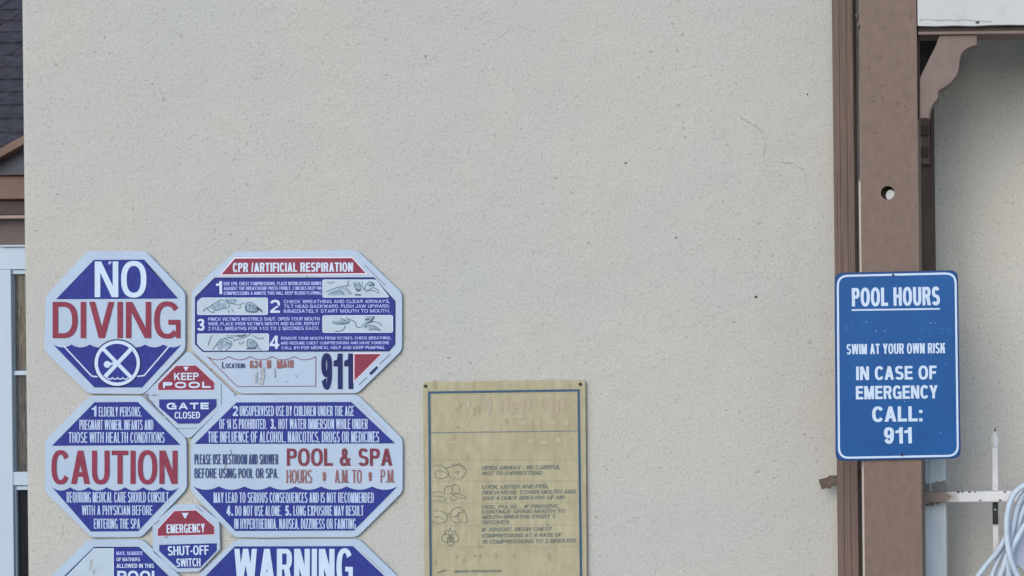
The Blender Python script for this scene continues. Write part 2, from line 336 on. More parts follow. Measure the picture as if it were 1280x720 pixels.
class Sign:
    """a sign lying in the plane at distance Y; printed layers are sheets a fraction of a millimetre apart"""
    LAYER = 0.00035
    def __init__(s, name, outline, label, cat='sign', group=None, Y=3.992, thick=.005, mat=None, ang=0, r=6, panel='panel', bevel=.0008):
        s.Y = Y; s.parts = {}; s.ang = math.radians(ang)
        xs = [p[0] for p in outline]; ys = [p[1] for p in outline]
        s.c = (sum(xs) / len(xs), sum(ys) / len(ys))
        s.root = thing(name, P(s.c[0], max(ys), Y), label, cat, group)
        pts = rounded(outline, r) if r else outline
        MB().slab([P(x, y, Y) for x, y in pts], thick).build(panel, mat or WHT, s.root, bevel=bevel)
    def w(s, x, y, lay): return P(x, y, s.Y - .0004 - lay * s.LAYER)
    def part(s, name, mat):
        key = (name, mat.name) if name in JOIN else (name, mat.name, len(s.parts))
        return s.parts.setdefault(key, (name, mat, MB()))[2]
    def poly(s, name, mat, pts, lay=1, r=0):
        s.part(name, mat).sheet([s.w(x, y, lay) for x, y in (rounded(pts, r) if r else pts)])
    def rect(s, name, mat, x0, y0, x1, y1, lay=1, r=0):
        s.poly(name, mat, [(x0, y0), (x1, y0), (x1, y1), (x0, y1)], lay, r)
    def ring(s, name, mat, pts, wd, lay=1):
        """closed outline of width wd inside pts"""
        s.line(name, mat, pts, wd, lay, True)
    def line(s, name, mat, pts, wd, lay=2, closed=False):
        pts = [Vector(p) for p in pts]; n = len(pts); L = []; R = []
        for i, p in enumerate(pts):
            a = pts[i - 1] if (closed or i > 0) else None; b = pts[(i + 1) % n] if (closed or i < n - 1) else None
            d1 = (p - a).normalized() if a is not None else (b - p).normalized()
            d2 = (b - p).normalized() if b is not None else d1
            n1 = Vector((-d1.y, d1.x)); n2 = Vector((-d2.y, d2.x)); m = n1 + n2
            m = n1 if m.length < .3 else m.normalized()
            k = wd / 2 / max(.45, m.dot(n1))
            L.append(p + m * k); R.append(p - m * k)
        vs = [s.w(q.x, q.y, lay) for q in L + R]
        fs = [(i, (i + 1) % n, (i + 1) % n + n, i + n) for i in range(n if closed else n - 1)]
        s.part(name, mat).add(vs, fs)
    def text(s, name, mat, body, x0, x1, y0, y1, stem=.18, lay=3, shear=0, ang=None, gap=.115, grow=0, skip=None):
        H = y1 - y0; W = x1 - x0; st = .2
        for _ in range(6):
            nat, _q = caps(body, st, stem * .9, gap); q = (W / H) / nat; st = max(.06, min(.34, stem / q))
        nat, strokes = caps(body, st, stem * .9, gap); kx = W / nat
        cx, cy = (x0 + x1) / 2, (y0 + y1) / 2; a = s.ang if ang is None else math.radians(ang)
        ca, sa = math.cos(a), math.sin(a); mb = s.part(name, mat)
        for k, quads in strokes:
            for f in quads:
                c = (sum(p[0] for p in f) / len(f), sum(p[1] for p in f) / len(f)); vs = []
                n = len(f); A2 = sum(f[i][0] * f[(i + 1) % n][1] - f[(i + 1) % n][0] * f[i][1] for i in range(n))
                px = [(p[0] * kx + (p[1] - .5) * H * shear, -p[1] * H) for p in f]
                if grow:
                    cc = (sum(p[0] for p in px) / n, sum(p[1] for p in px) / n); G = []
                    for i in range(n):
                        p = Vector(px[i]); e1 = (p - Vector(px[i - 1])); e2 = (Vector(px[(i + 1) % n]) - p)
                        e1 = e1.normalized() if e1.length > 1e-6 else e2.normalized(); e2 = e2.normalized() if e2.length > 1e-6 else e1
                        sg = 1 if A2 * -1 > 0 else -1
                        n1 = Vector((e1.y, -e1.x)) * sg; n2 = Vector((e2.y, -e2.x)) * sg; m = n1 + n2
                        m = m.normalized() if m.length > .2 else n1
                        p = p + m * min(1.6, 1 / max(.5, m.dot(n1))) * grow; G.append((p.x, p.y))
                    px = G
                for x, y in px:
                    x = x + x0 - cx; y = y + y1 - cy
                    vs.append(s.w(cx + x * ca + y * sa, cy - x * sa + y * ca, lay + k * .12 + (0 if not grow else .01)))
                mb.sheet(vs)
    def done(s):
        for name, mat, mb in s.parts.values(): mb.build(name, mat, s.root)
        return s.root
def scallop(x0, x1, y, n, dip, step=7, phase=0):
    """wave crest line: cusps at y - small, sagging by dip between them"""
    out = []
    for k in range(n):
        a = x0 + (x1 - x0) * k / n; b = x0 + (x1 - x0) * (k + 1) / n
        for i in range(step): t = i / step; out.append((a + (b - a) * t, y + dip * (1 - (2 * t - 1) ** 2)))
    out.append((x1, y)); return out
def wall_x(px, Y=4.0, py=360): return P(px, py, Y).x

# ------------------------------------------------------------------ ground and walls
g = MB().sheet([(-400, -400, 0), (400, -400, 0), (400, 400, 0), (-400, 400, 0)]).build('ground', CON); tag(g, kind='structure')

XL, XR = wall_x(29.2), wall_x(1128)
b = MB()
b.box(XL, XR, 4.0, 8.0, 0.0, 5.2)
wall = thing('stucco_wall', (XL, 4.0, 0), 'long cream stucco wall of fine grain that carries the pool signs', 'wall')
b.build('wall_body', MW, wall, bevel=.012, seg=3)
def crack(pts, w0):
    """a lifted flake edge: low ridge with a steep side"""
    fine = []
    for (xa, ya), (xb, yb) in zip(pts, pts[1:]):
        for t in (0, .33, .66): fine.append((xa + (xb - xa) * t + random.uniform(-.9, .9), ya + (yb - ya) * t + random.uniform(-.7, .7)))
    pts = [P(x, y, 4.0) for x, y in fine + [pts[-1]]]; n = len(pts); vs = []; fs = []
    for i, p in enumerate(pts):
        a = pts[max(0, i - 1)]; c = pts[min(n - 1, i + 1)]; t = (c - a).normalized(); nn = Vector((t.z, 0, -t.x))
        k = w0 * (.25 + .75 * math.sin(math.pi * (i + .5) / n)) * random.uniform(.55, 1.3)
        vs += [p + nn * k * .45 + Vector((0, .0005, 0)), p + Vector((0, -k * .38, 0)), p - nn * k * 1.9 + Vector((0, .0005, 0))]
    for i in range(n - 1):
        for j in (0, 1): fs.append((i * 3 + j, i * 3 + j + 1, i * 3 + j + 4, i * 3 + j + 3))
    MB().add(vs, fs).build('crack', MW, wall)
for pts, w0 in (
    ([(921, 140), (926, 146), (936, 152), (946, 158), (953, 168), (955, 180), (954, 192), (955, 204)], .0070),
    ([(896, 150), (899, 160), (904, 170), (908, 180), (913, 186)], .0055),
    ([(962, 202), (976, 202), (992, 204), (1002, 211), (1005, 222), (1009, 230)], .0062),
    ([(808, 202), (812, 210), (811, 220)], .003), ([(843, 293), (850, 304), (853, 316)], .004),
    ([(890, 330), (892, 342), (891, 354)], .003), ([(884, 262), (890, 256), (895, 248)], .003),
    ([(604, 44), (616, 50), (624, 47), (634, 40), (641, 29)], .003), ([(52, 150), (60, 158), (62, 170)], .003),
    ([(700, 130), (708, 134), (716, 132)], .0025), ([(980, 96), (986, 101), (990, 110)], .003),
    ([(770, 372), (776, 380), (778, 392)], .0028), ([(600, 260), (606, 268), (605, 278)], .0028),
    ([(78, 672), (80, 664), (79, 655)], .004), ([(70, 640), (75, 650)], .003)): crack(pts, w0)
# small chips knocked out of the render coat
def chip(x, y, r, m=DKB):
    q = [P(x + math.cos(a) * r * random.uniform(.7, 1.2), y + math.sin(a) * r * random.uniform(.7, 1.2), 3.9992) for a in [k * math.tau / 9 for k in range(9)]]
    MB().sheet(q).build('chip', m, wall)
chip(945, 371, 2.0); chip(845, 297, 1.3); chip(532, 70, 1.3); chip(782, 204, 1.4); chip(1009, 118, 1.2)

# recessed wall of the porch to the right
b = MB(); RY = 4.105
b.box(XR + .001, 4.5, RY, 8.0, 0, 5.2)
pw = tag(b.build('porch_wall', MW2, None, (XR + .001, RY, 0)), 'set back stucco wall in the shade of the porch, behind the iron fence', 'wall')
# unseen roof over it on the white beam, sized to shade the wall top
b = MB(); pz = P(1146, -78, 3.8).z
b.box(wall_x(1150, 3.8), 4.5, 3.745, RY - .003, pz + .003, pz + .11)
pr = tag(b.build('porch_shade_roof', SOF, None, (wall_x(1150, 3.8), 3.745, pz)), 'unseen roof deck that shades the porch above the white beam', 'roof')

# ------------------------------------------------------------------ porch timber
YP = 3.75
def post_with_hole():
    xl, xr = P(1077, 340, YP).x, P(1149, 340, YP).x; y0, y1 = YP, YP + .10
    top = 2.95; hc = P(1109.5, 241, YP); r = 8.6 * K * YP; h = .035
    rt = thing('porch_post', ((xl + xr) / 2, YP, 0), 'square brown painted porch post with a drilled round hole', 'post')
    b = MB(); b.box(xl, xr, y0, y1, 0, hc.z - h); b.box(xl, xr, y0, y1, hc.z + h, top)
    N = 32; vs = []; fs = []
    for rad in (0, 1):
        for i in range(N):
            a = math.tau * i / N - math.pi * .75
            if rad == 0: vs.append((hc.x + math.cos(a) * r, y0, hc.z + math.sin(a) * r))
            else:
                s4 = i / (N / 4); k = int(s4); t = s4 - k
                cs = [(xl, hc.z - h), (xr, hc.z - h), (xr, hc.z + h), (xl, hc.z + h)]
                A, B = cs[k], cs[(k + 1) % 4]; vs.append((A[0] + (B[0] - A[0]) * t, y0, A[1] + (B[1] - A[1]) * t))
    for i in range(N): vs.append((hc.x + math.cos(math.tau * i / N - math.pi * .75) * r, y0 + .045, hc.z + math.sin(math.tau * i / N - math.pi * .75) * r))
    for i in range(N):
        j = (i + 1) % N; fs += [(i, j, N + j, N + i), (i, 2 * N + i, 2 * N + j, j)]
    fs.append(tuple(range(2 * N, 3 * N)))
    b.add(vs, fs)
    b.add([(xl, y0, hc.z - h), (xl, y1, hc.z - h), (xl, y1, hc.z + h), (xl, y0, hc.z + h)], [(0, 1, 2, 3)])
    b.add([(xr, y0, hc.z - h), (xr, y1, hc.z - h), (xr, y1, hc.z + h), (xr, y0, hc.z + h)], [(0, 3, 2, 1)])
    b.add([(xl, y1, hc.z - h), (xr, y1, hc.z - h), (xr, y1, hc.z + h), (xl, y1, hc.z + h)], [(0, 1, 2, 3)])
    b.build('shaft', BRN, rt)
    b = MB(); b.box(xl - .0068, xl - .0003, y0 + .022, y0 + .05, 0, P(1074, 225, YP).z); b.box(xl - .0028, xl - .0003, y0 + .022, y0 + .05, P(1074, 225, YP).z + .0005, P(1074, 100, YP).z); b.build('lit_gap_strip', STR, rt)  # pale strip added to stand in for the lit wall in the gap
    q = P(1112.6, 243.6, YP); q.y = YP + .012
    MB().sheet([(q.x + math.cos(a) * r * .70, q.y - .003 * math.cos(a), q.z + math.sin(a) * r * .80) for a in [k * math.tau / 24 for k in range(24)]]).build('bright_disc', BEA, rt)  # white disc added for the bright spot in the hole
    for (x, y, s_) in ((1073, 20, 4), (1075, 32, 3)):
        q = P(x, y, YP); MB().tube([q + Vector((0, .003, 0)), q + Vector((-.004, -.002, .002)), q + Vector((-.002, .002, -.006))], .003).build('paint_chip', BRN, rt)
    for k in range(26):
        x = random.uniform(1080, 1143); y = random.choice((random.uniform(10, 170), random.uniform(170, 335)))
        q = P(x, y, YP - .0006); rr = random.uniform(.5, 1.5) * K * YP
        if k < 9: q = P(random.uniform(1088, 1108), random.uniform(90, 130), YP - .0006)
        MB().sheet([q + Vector((math.cos(a) * rr * random.uniform(.6, 1.6), 0, math.sin(a) * rr * random.uniform(.7, 1.2))) for a in [i * math.tau / 8 for i in range(8)]]).build('dent', DKB if k % 3 else BRP, rt)
    return rt
post_with_hole()

# trim board fixed to the wall end, ribbed face
YB = 3.935
bx0, bx1 = P(1043.2, 340, YB).x, P(1069.6, 340, YB).x
b = MB(); n = 3; wd = (bx1 - bx0)
prof = []
for k in range(n):
    x = bx0 + wd * k / n
    prof += [(x + .0012, YB), (x + wd / n - .0012, YB), (x + wd / n, YB + .0012)]
prof = [(bx0, YB + .003)] + prof[:-1] + [(bx1, YB + .003), (bx1, 3.998), (bx0, 3.998)]
vs = [(x, y, z) for z in (0, 3.0) for x, y in prof]; m = len(prof)
b.add(vs, [(i, (i + 1) % m, (i + 1) % m + m, i + m) for i in range(m)] + [tuple(range(m)), tuple(range(m, 2 * m))])
tag(b.build('trim_board', BRD, None, (bx0, YB, 0)), 'narrow ribbed brown wooden board at the right end of the stucco wall', 'board')

# dark jamb behind the post
jx0, jx1 = P(1132, 340, 4.02).x, P(1167.5, 340, 4.02).x
jr = thing('door_jamb', (jx0, 4.02, 0), 'dark brown jamb tucked behind the right side of the porch post', 'jamb')
b = MB(); b.box(jx0, jx1, 4.02, 4.10, 0, 2.75); b.build('jamb_board', DKB, jr, bevel=.003)
a = P(1150, 148, 4.0); c = P(1162, 205, 4.0)
b = MB(); b.box(a.x, c.x, 4.0, 4.0195, c.z, a.z); b.build('hinge', BRD, jr, bevel=.002)
b = MB()
for y in (164, 190): q = P(1156, y, 4.0); b.box(a.x + .002, c.x - .001, 3.992, 3.9995, q.z - .012, q.z + .012)
b.build('hinge_knuckle', DKB, jr, bevel=.002)

# white beam with brown moulding below
bz0 = P(1146, 33, YP).z; bxl = P(1146.2, 10, YP).x + .0015
br = thing('porch_beam', (bxl, YP, bz0), 'white painted porch beam with peeling lower edge, top right of the photo', 'beam')
b = MB()
nb = 60; vs = []
for i in range(nb + 1):
    x = bxl + (2.6) * i / nb; e = random.uniform(-.0012, .0012)
    vs += [(x, YP - .004, bz0 + e - .0004 * 0), (x, YP - .004, pz), (x, YP + .09, pz), (x, YP + .09, bz0 + e)]
fs = []
for i in range(nb):
    o = i * 4
    for j in range(4): fs.append((o + j, o + (j + 1) % 4, o + 4 + (j + 1) % 4, o + 4 + j))
fs += [(0, 1, 2, 3), (nb * 4, nb * 4 + 3, nb * 4 + 2, nb * 4 + 1)]
b.add(vs, fs); b.build('beam_face', BEA, br)
# cracked paint line near the lower edge
sx = [(1149, 25), (1160, 24), (1172, 25.5), (1186, 24.5), (1194, 26), (1204, 24.5), (1216, 25.5), (1240, 27)]
vs = []; fs = []
for i, (x, y) in enumerate(sx):
    q = P(x, y, YP - .0048); k = .0009 * random.uniform(.4, 1.6); vs += [q + Vector((0, 0, k)), q - Vector((0, 0, k))]
for i in range(len(sx) - 1): fs.append((2 * i, 2 * i + 1, 2 * i + 3, 2 * i + 2))
MB().add(vs, fs).build('paint_split', SMG, br)
q = P(1222, 28, YP - .0048); MB().sheet([q + Vector((math.cos(a) * .005, 0, math.sin(a) * .0032)) for a in [k * math.tau / 10 for k in range(10)]]).build('nail_hole', DKB, br)
b = MB(); z1 = P(1146, 39, YP).z; b.box(bxl, bxl + 2.6, YP + .012, YP + .085, z1, bz0 - .002); b.build('underside_shade', DKB, br)  # dark strip stands in for the beam's shaded underside
b = MB(); z2 = P(1146, 43, YP).z; b.box(bxl, bxl + 2.6, YP + .004, YP + .08, z2, z1 - .0005); b.build('moulding', BRP, br, bevel=.0015)

# scroll bracket
pts = [(520, 154), (688, 154), (689, 200), (660, 208), (640, 218), (624, 232), (615, 250), (611, 275), (608, 300), (602, 325), (590, 347), (572, 368), (550, 386), (522, 402), (513, 410),
       (515, 432), (508, 448), (494, 462), (483, 482), (476, 506), (474, 530), (431, 530), (430, 440), (431, 350), (443, 322), (462, 285), (484, 240), (502, 205)]
pts = [P(1030 + x / 3.6, y / 3.6 + .6, YP + .012) for x, y in pts]
b = MB(); b.slab(pts, .038)
tag(b.build('scroll_bracket', BRP, None, P(1155, 147, YP + .012), bevel=.0015), 'brown scroll cut wooden bracket between porch post and white beam', 'bracket')
# dark block stands in for the shaded roof underside behind the bracket
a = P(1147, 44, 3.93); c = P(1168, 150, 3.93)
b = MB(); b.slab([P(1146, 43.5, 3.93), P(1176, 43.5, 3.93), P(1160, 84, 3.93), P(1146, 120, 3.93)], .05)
tag(b.build('shade_block', BBK, None, P(1146, 120, 3.93)), 'dark block standing in for shade in the angle behind the scroll bracket', 'block')

# ------------------------------------------------------------------ iron fence, latch, hose
YF = 3.88
fo = P(1154, 622, YF); fr = thing('iron_fence', (fo.x, YF, 0), 'white iron fence with spear tipped pickets and a rusting rail', 'fence')
def rect_bar(mb, x0, x1, y0, y1, Y, dep):
    a = P(x0, y0, Y); c = P(x1, y1, Y); mb.box(a.x, c.x, Y, Y + dep, c.z, a.z); return mb
tx0, tx1 = P(1156, 660, YF + .03).x, P(1183, 660, YF + .03).x
zt = P(1160, 470, YF + .03).z; zj = P(1160, 606, YF + .03).z
b = MB(); b.box(tx0, tx1, YF + .03, YF + .08, 0.03, zj - .001); b.box(tx0 + .001, tx1 - .001, YF + .031, YF + .08, zj + .001, zt)
vs = []
po = b.build('fence_post', GAL, fr, bevel=.004)
b = MB(); b.box(tx0 + .014, tx0 + .0165, YF + .0282, YF + .0299, .05, zt - .05); b.build('seam', BRT, po)
b = MB(); zz = P(1160, 601, YF).z; zb = P(1160, 613, YF).z
ps = [P(x, y, YF + .0285) for x, y in ((1155.5, 606), (1161, 604), (1166, 605), (1170, 601.5), (1176, 602), (1182, 600), (1183.5, 601), (1183.5, 614), (1155.5, 614))]
b.slab(ps, .0012); b.build('weathered_band', WEA, po)
b = MB(); rect_bar(b, 1183.5, 1190.5, 560, 1290, YF + .05, .016); b.build('picket', PKT, fr, bevel=.0015)
# rail
a = P(1154.2, 614.5, YF); c = P(1290, 628, YF); b = MB()
b.box(a.x, a.x + 1.6, YF, YF + .028, P(1200, 628, YF).z, P(1200, 614.5, YF).z); rail = b.build('rail', RWH, fr, bevel=.003)
rail.data.update()
b = MB()
for (x, y, r) in ((1198, 615, 2.2), (1203, 614.8, 1.6), (1212, 615, 1.5), (1219, 615, 1.3), (1225, 625.5, 1.6), (1250, 625.5, 1.8), (1256, 614.8, 1.7), (1165, 630, 3.6), (1172, 629, 2.6), (1159, 631, 2.5), (1187, 621, 1.1)):
    b = MB(); q = P(x, y, YF - .0006); b.sheet([q + Vector((math.cos(t) * r * K * YF * random.uniform(.8, 1.3), 0, math.sin(t) * r * .7 * K * YF * random.uniform(.7, 1.2))) for t in [k * math.tau / 9 for k in range(9)]]); b.build('rust_spot', RUS, rail)
def picket(px):
    Y = YF + .029
    xm = P(px, 600, Y).x; hw = 3.6 * K * Y; zs = P(px, 560, Y).z; ztip = P(px, 536, Y).z; zw = P(px, 552, Y).z
    b = MB(); b.box(xm - hw, xm + hw, Y, Y + .014, .08, zs)
    # folded spear tip: shoulders wider than the bar, then a point
    rings = [(zs, hw, .007), (zw + .003, hw * 1.35, .006), (zw - .002 + .012, hw * 1.15, .005), (ztip, .0008, .0008)]
    yc = Y + .007; vs = []; fs = []
    for z, w, t in rings: vs += [(xm - w, yc, z), (xm, yc - t, z), (xm + w, yc, z), (xm, yc + t, z)]
    for i in range(len(rings) - 1):
        for j in range(4): fs.append((i * 4 + j, i * 4 + (j + 1) % 4, i * 4 + 4 + (j + 1) % 4, i * 4 + 4 + j))
    fs += [(0, 1, 2, 3), (12, 13, 14, 15)]
    b.add(vs, fs); o = b.build('picket', IRN, fr, bevel=.0012)
    q = P(px, 537, Y - .001); MB().tube([q + Vector((0, .006, -.004)), q + Vector((0, .006, .004))], [.0028, .001], 8).build('rusted_point', RUS, o)
picket(1244)
picket(1312); picket(1380)
b = MB(); rect_bar(b, 1240.5, 1247.5, 628.5, 655.5, YF + .022, .008); sl = b.build('sleeve', BLK, fr, bevel=.002)
q = P(1244, 637, YF + .0205); MB().tube([q, q + Vector((0, .002, 0))], .0022, 10).build('rivet', BRT, sl)

# latch bar passing behind the board
lr = thing('gate_latch', P(1024, 605, 3.955), 'rusty iron latch tongue sticking out left of the ribbed board', 'latch')
b = MB(); b.slab([P(x, y, 3.955) for x, y in ((1023, 599.5), (1034, 597), (1036, 594.8), (1046, 594.5), (1082, 586), (1082, 596), (1046, 606), (1038, 608.5), (1027, 612))], .010); b.build('tongue', RUS, lr, bevel=.001)
b = MB(); q = P(1036, 609, 3.952); b.tube([q, q + Vector((0, .012, 0))], .004, 10); b.build('rivet', RUS, lr)

# hose hank over the fence
def smooth(pts, n=10):
    pts = [Vector(p) for p in pts]; out = []
    for i in range(len(pts) - 1):
        p0 = pts[max(0, i - 1)]; p1 = pts[i]; p2 = pts[i + 1]; p3 = pts[min(len(pts) - 1, i + 2)]
        for k in range(n):
            t = k / n; out.append(.5 * ((2 * p1) + (p2 - p0) * t + (2 * p0 - 5 * p1 + 4 * p2 - p3) * t * t + (3 * p1 - p0 - 3 * p2 + p3) * t ** 3))
    out.append(pts[-1]); return out
YH = 3.80
hr = thing('garden_hose', P(1320, 800, YH), 'pale blue grey garden hose looped over the fence rail, lower right corner', 'hose')
b = MB(); rH = 3.9 * K * YH
loops = [  # pixel paths of the visible strands, continued round outside the frame as closed loops
    [(1300, 602, 0), (1280, 607, 0), (1266, 620, 0), (1259.5, 642, -.01), (1258.5, 668, -.015), (1262, 694, -.02), (1270, 716, -.02), (1284, 740, -.02), (1310, 770, -.01), (1345, 770, 0), (1366, 730, .01), (1366, 670, .01), (1345, 620, 0), (1322, 604, 0)],
    [(1296, 610, .02), (1280, 618, .02), (1271, 636, .02), (1266, 660, .01), (1262, 684, .01), (1256, 704, .0), (1248, 730, .0), (1246, 770, 0), (1270, 800, .0), (1310, 800, .01), (1350, 740, .02), (1350, 660, .03), (1325, 614, .02)],
    [(1302, 616, .035), (1286, 624, .035), (1277, 642, .03), (1270, 668, .025), (1264, 700, .02), (1262, 740, .02), (1275, 785, .02), (1315, 790, .02), (1345, 730, .03), (1342, 660, .04), (1325, 622, .04)],
    [(1300, 630, .05), (1288, 640, .045), (1279, 655, .04), (1272, 676, .035), (1268, 700, .03), (1272, 735, .03), (1300, 770, .03), (1330, 730, .04), (1330, 660, .05), (1316, 634, .05)],
    [(1296, 646, .02), (1282, 656, .01), (1272, 672, .0), (1264, 690, -.005), (1261, 712, -.005), (1268, 745, 0), (1296, 762, 0), (1322, 720, .01), (1320, 668, .02)],
]
for lp in loops:
    pts = [P(x, y, YH + dy) for x, y, dy in lp]
    n = len(pts); ext = pts[-2:] + pts + pts[:3]
    sm = smooth(ext, 8)[16:16 + n * 8]
    b.tube(sm, rH, 10, True)
tails = [[(1266, 650, .015), (1257, 672, .015), (1247, 690, .02), (1234, 705, .02), (1222, 721, .02), (1206, 745, .02), (1200, 790, .02)],
         [(1263, 664, .03), (1256, 684, .03), (1247, 702, .03), (1240, 722, .03), (1236, 760, .03), (1238, 800, .03)],
         [(1264, 676, .005), (1259, 696, .005), (1253, 715, .005), (1250, 740, .005), (1252, 790, .005)]]
for tl in tails: b.tube(smooth([P(x, y, YH + dy) for x, y, dy in tl], 8), rH * .92, 10)
b.build('hose_coils', HOS, hr)
b = MB(); b.slab([P(x, y, YH + .062) for x, y in rounded([(1262, 668), (1285, 655), (1335, 655), (1340, 700), (1320, 735), (1290, 722), (1264, 700)], 12)], .012)
tag(b.build('pale_plate', HAN, None, P(1300, 735, YH + .062), bevel=.002), 'pale lavender plastic plate showing through the loops of the garden hose', 'hose hanger')  # plain pale plate set behind the hose loops
# ------------------------------------------------------------------ octagonal pool signs
def octo(x0, x1, y0, y1, cx, cy): return [(x0 + cx, y0), (x1 - cx, y0), (x1, y0 + cy), (x1, y1 - cy), (x1 - cx, y1), (x0 + cx, y1), (x0, y1 - cy), (x0, y0 + cy)]

# --- no diving
s = Sign('no_diving_sign', [(109, 314), (182, 314), (231.5, 366), (231.5, 437), (180, 492.6), (111, 492.6), (55, 439), (57, 370)],
         'white octagonal sign reading NO DIVING over a crossed out diver', 'sign', 'octagonal pool safety signs')
s.poly('sky_band', BLU, [(117.3, 324.8), (180, 324.4), (222.6, 373.2), (70, 374)])
s.text('heading', BRT, 'NO', 118.4, 183, 326.8, 371.4, .155)
s.text('warning_word', RED, 'DIVING', 65.7, 225.4, 377.3, 422.6, .15, 3)
wave = scallop(66.5, 227, 430.6, 7, 3.6)
s.poly('water_band', BLU, wave + [(177.5, 484.3), (118, 484.3)])
s.line('pool_line', BRT, [(79, 431.8), (114.5, 470), (122, 471)], 1.6)
s.line('pool_line', BRT, [(213, 431), (180, 469.5), (171, 470.5)], 1.6)
C = (146.5, 453.9); circ = lambda r, n=48: [(C[0] + math.cos(a) * r, C[1] + math.sin(a) * r) for a in [k * math.tau / n for k in range(n)]]
s.poly('no_symbol', NAV, circ(30), 3); s.poly('no_symbol', BRT, circ(28.4), 4); s.poly('no_symbol', BLU, circ(24.2), 5)
s.line('no_symbol', BRT, [(129, 436), (164, 472)], 4.6, 6)
s.line('diver', BRT, [(164.5, 435.5), (148, 453), (131, 471)], 5.0, 7); s.line('diver', BRT, [(136, 455.8), (148, 452)], 3.0, 7.3)
s.poly('diver', BRT, [(134 + math.cos(a) * 4.3, 455.5 + math.sin(a) * 4.3) for a in [k * math.tau / 16 for k in range(16)]], 7.6)
s.line('pool_line', BRT, scallop(134, 160, 472, 4, 2), 1.3, 7)
s.line('score_mark', SCR, [(112, 492), (140, 492.2)], .6, 1); s.line('score_mark', SMG, [(183, 330), (205, 352)], 1.0, 1)
s.poly('smudge', LIT, [(136.5, 326.4), (140, 327.4), (137, 331), (135, 329.4)], 2)
s.done()

# --- CPR
s = Sign('resuscitation_sign', [(291, 317), (296, 314.6), (446, 312.6), (502.6, 366.5), (502.4, 438), (447, 491.6), (299, 492.2), (239, 437), (239.5, 363)],
         'white octagonal sign of CPR steps with four drawings and a big 911', 'sign', 'octagonal pool safety signs', ang=.2)
s.poly('heading_band', HAL, [(292.6, 321.8), (440.6, 321.2), (459.6, 342.8), (273.6, 344.4)], 1)
s.poly('heading_band', RED, [(293.7, 323.2), (440, 322.6), (457, 341.4), (276.8, 343)], 2)
s.text('heading', BRT, 'CPR /ARTIFICIAL RESPIRATION', 291, 441.3, 328.3, 339.8, .19)
oct1 = [(268.4, 347.6), (467.4, 347.2), (493.6, 377), (493.4, 430), (486, 438.6), (253.6, 439.2), (244.2, 430), (244.4, 371.6)]
s.poly('steps_panel', BLU, oct1, 1); s.ring('steps_border', NAV, oct1, 1.3, 2)
for q in ([(403.4, 349.8), (469.6, 349.8), (486.4, 371.4), (403.4, 371.6)], [(252, 372.4), (334.4, 372.4), (334.4, 393.2), (246.8, 393.2), (246.8, 377)],
          [(403.4, 394.6), (490.8, 394.2), (490.8, 415.4), (403.4, 415.6)], [(246.8, 417.4), (335.8, 417.2), (335.8, 437.8), (254.5, 437.8), (246.8, 430)]):
    s.poly('picture', PAP, q, 3, 2.2); s.ring('picture_edge', BRT, rounded(q, 2.2), .9, 4)
for body, box in (('1', (270, 277.6, 351.4, 367.6)), ('2', (337.8, 350, 375, 391)), ('3', (246.4, 255.6, 398.8, 413.2)), ('4', (337, 349, 419.6, 436))):
    s.text('step_number', BRT, body, *box, .20, 3)
for body, x0, x1, y0, y1 in (
    ('USE CPR. CHEST COMPRESSIONS, PLACE INTERLOCKED HANDS', 279.6, 402, 352.2, 356.5), ('AGAINST THE BREASTBONE PRESS FIRMLY. 2 INCHES DEEP-100', 279.8, 402, 358.2, 362.4), ('COMPRESSIONS A MINUTE THIS WILL KEEP BLOOD FLOWING', 279.6, 402, 364.2, 368.4),
    ('CHECK BREATHING AND CLEAR AIRWAYS,', 354.6, 487.2, 374.8, 378.9), ('TILT HEAD BACKWARD. PUSH JAW UPWARD,', 354.8, 487.2, 380.7, 384.8), ('IMMEDIATELY START MOUTH TO MOUTH.', 354.6, 487.2, 386.6, 390.8),
    ('PINCH VICTIM\'S NOSTRILS SHUT. OPEN YOUR MOUTH', 260.3, 399.4, 396.6, 400.8), ('WIDE, PLACE OVER VICTIM\'S MOUTH AND BLOW. REPEAT', 260.3, 399.4, 402.6, 406.6), ('2 FULL BREATHS FOR 1-1/2 TO 2 SECONDS EACH.', 260.3, 398.8, 408.4, 412.6),
    ('REMOVE YOUR MOUTH FROM VICTIM\'S. CHECK BREATHING,', 351.2, 488.8, 420.8, 424.4), ('AND RESUME CHEST COMPRESSIONS AND HAVE SOMEONE', 350.8, 486.5, 426.8, 430.4), ('CALL 911 FOR MEDICAL HELP AND KEEP PUMPING.', 352, 481, 432.6, 436.4)):
    s.text('step_text', LIT, body, x0, x1, y0, y1, .20)
def sketch(s, name, mat, strokes, ox, oy, k, wd, lay=5):
    for st in strokes:
        w_ = wd
        if st[0] == 'B': w_ = wd * 2.4; st = st[1:]
        p = smooth([Vector((ox + x / k, oy + y / k)) for x, y in st], 4) if len(st) > 2 else [Vector((ox + x / k, oy + y / k)) for x, y in st]
        s.line(name, mat, p, w_, lay)
sketch(s, 'drawing', INK, [[(300, 440), (370, 410), (450, 385), (540, 375)], [(310, 340), (350, 350), (380, 338)], [(455, 390), (500, 420), (540, 470)], [(490, 380), (530, 430), (560, 460)], [(510, 370), (520, 345), (530, 325)],
    [(575, 340), (590, 390), (610, 430), (650, 420), (645, 380), (630, 340)], [(660, 335), (665, 390), (700, 420), (760, 400), (782, 360), (740, 340), (700, 370), (680, 420)], [(780, 400), (820, 420), (830, 460)], ['B', (600, 410), (640, 428)], ['B', (730, 380), (775, 362)], [(320, 470), (380, 440), (450, 438), (480, 470)], [(690, 440), (740, 425), (790, 430), (815, 455)], ['B', (590, 466), (650, 470)]], 370, 310, 8, .8)
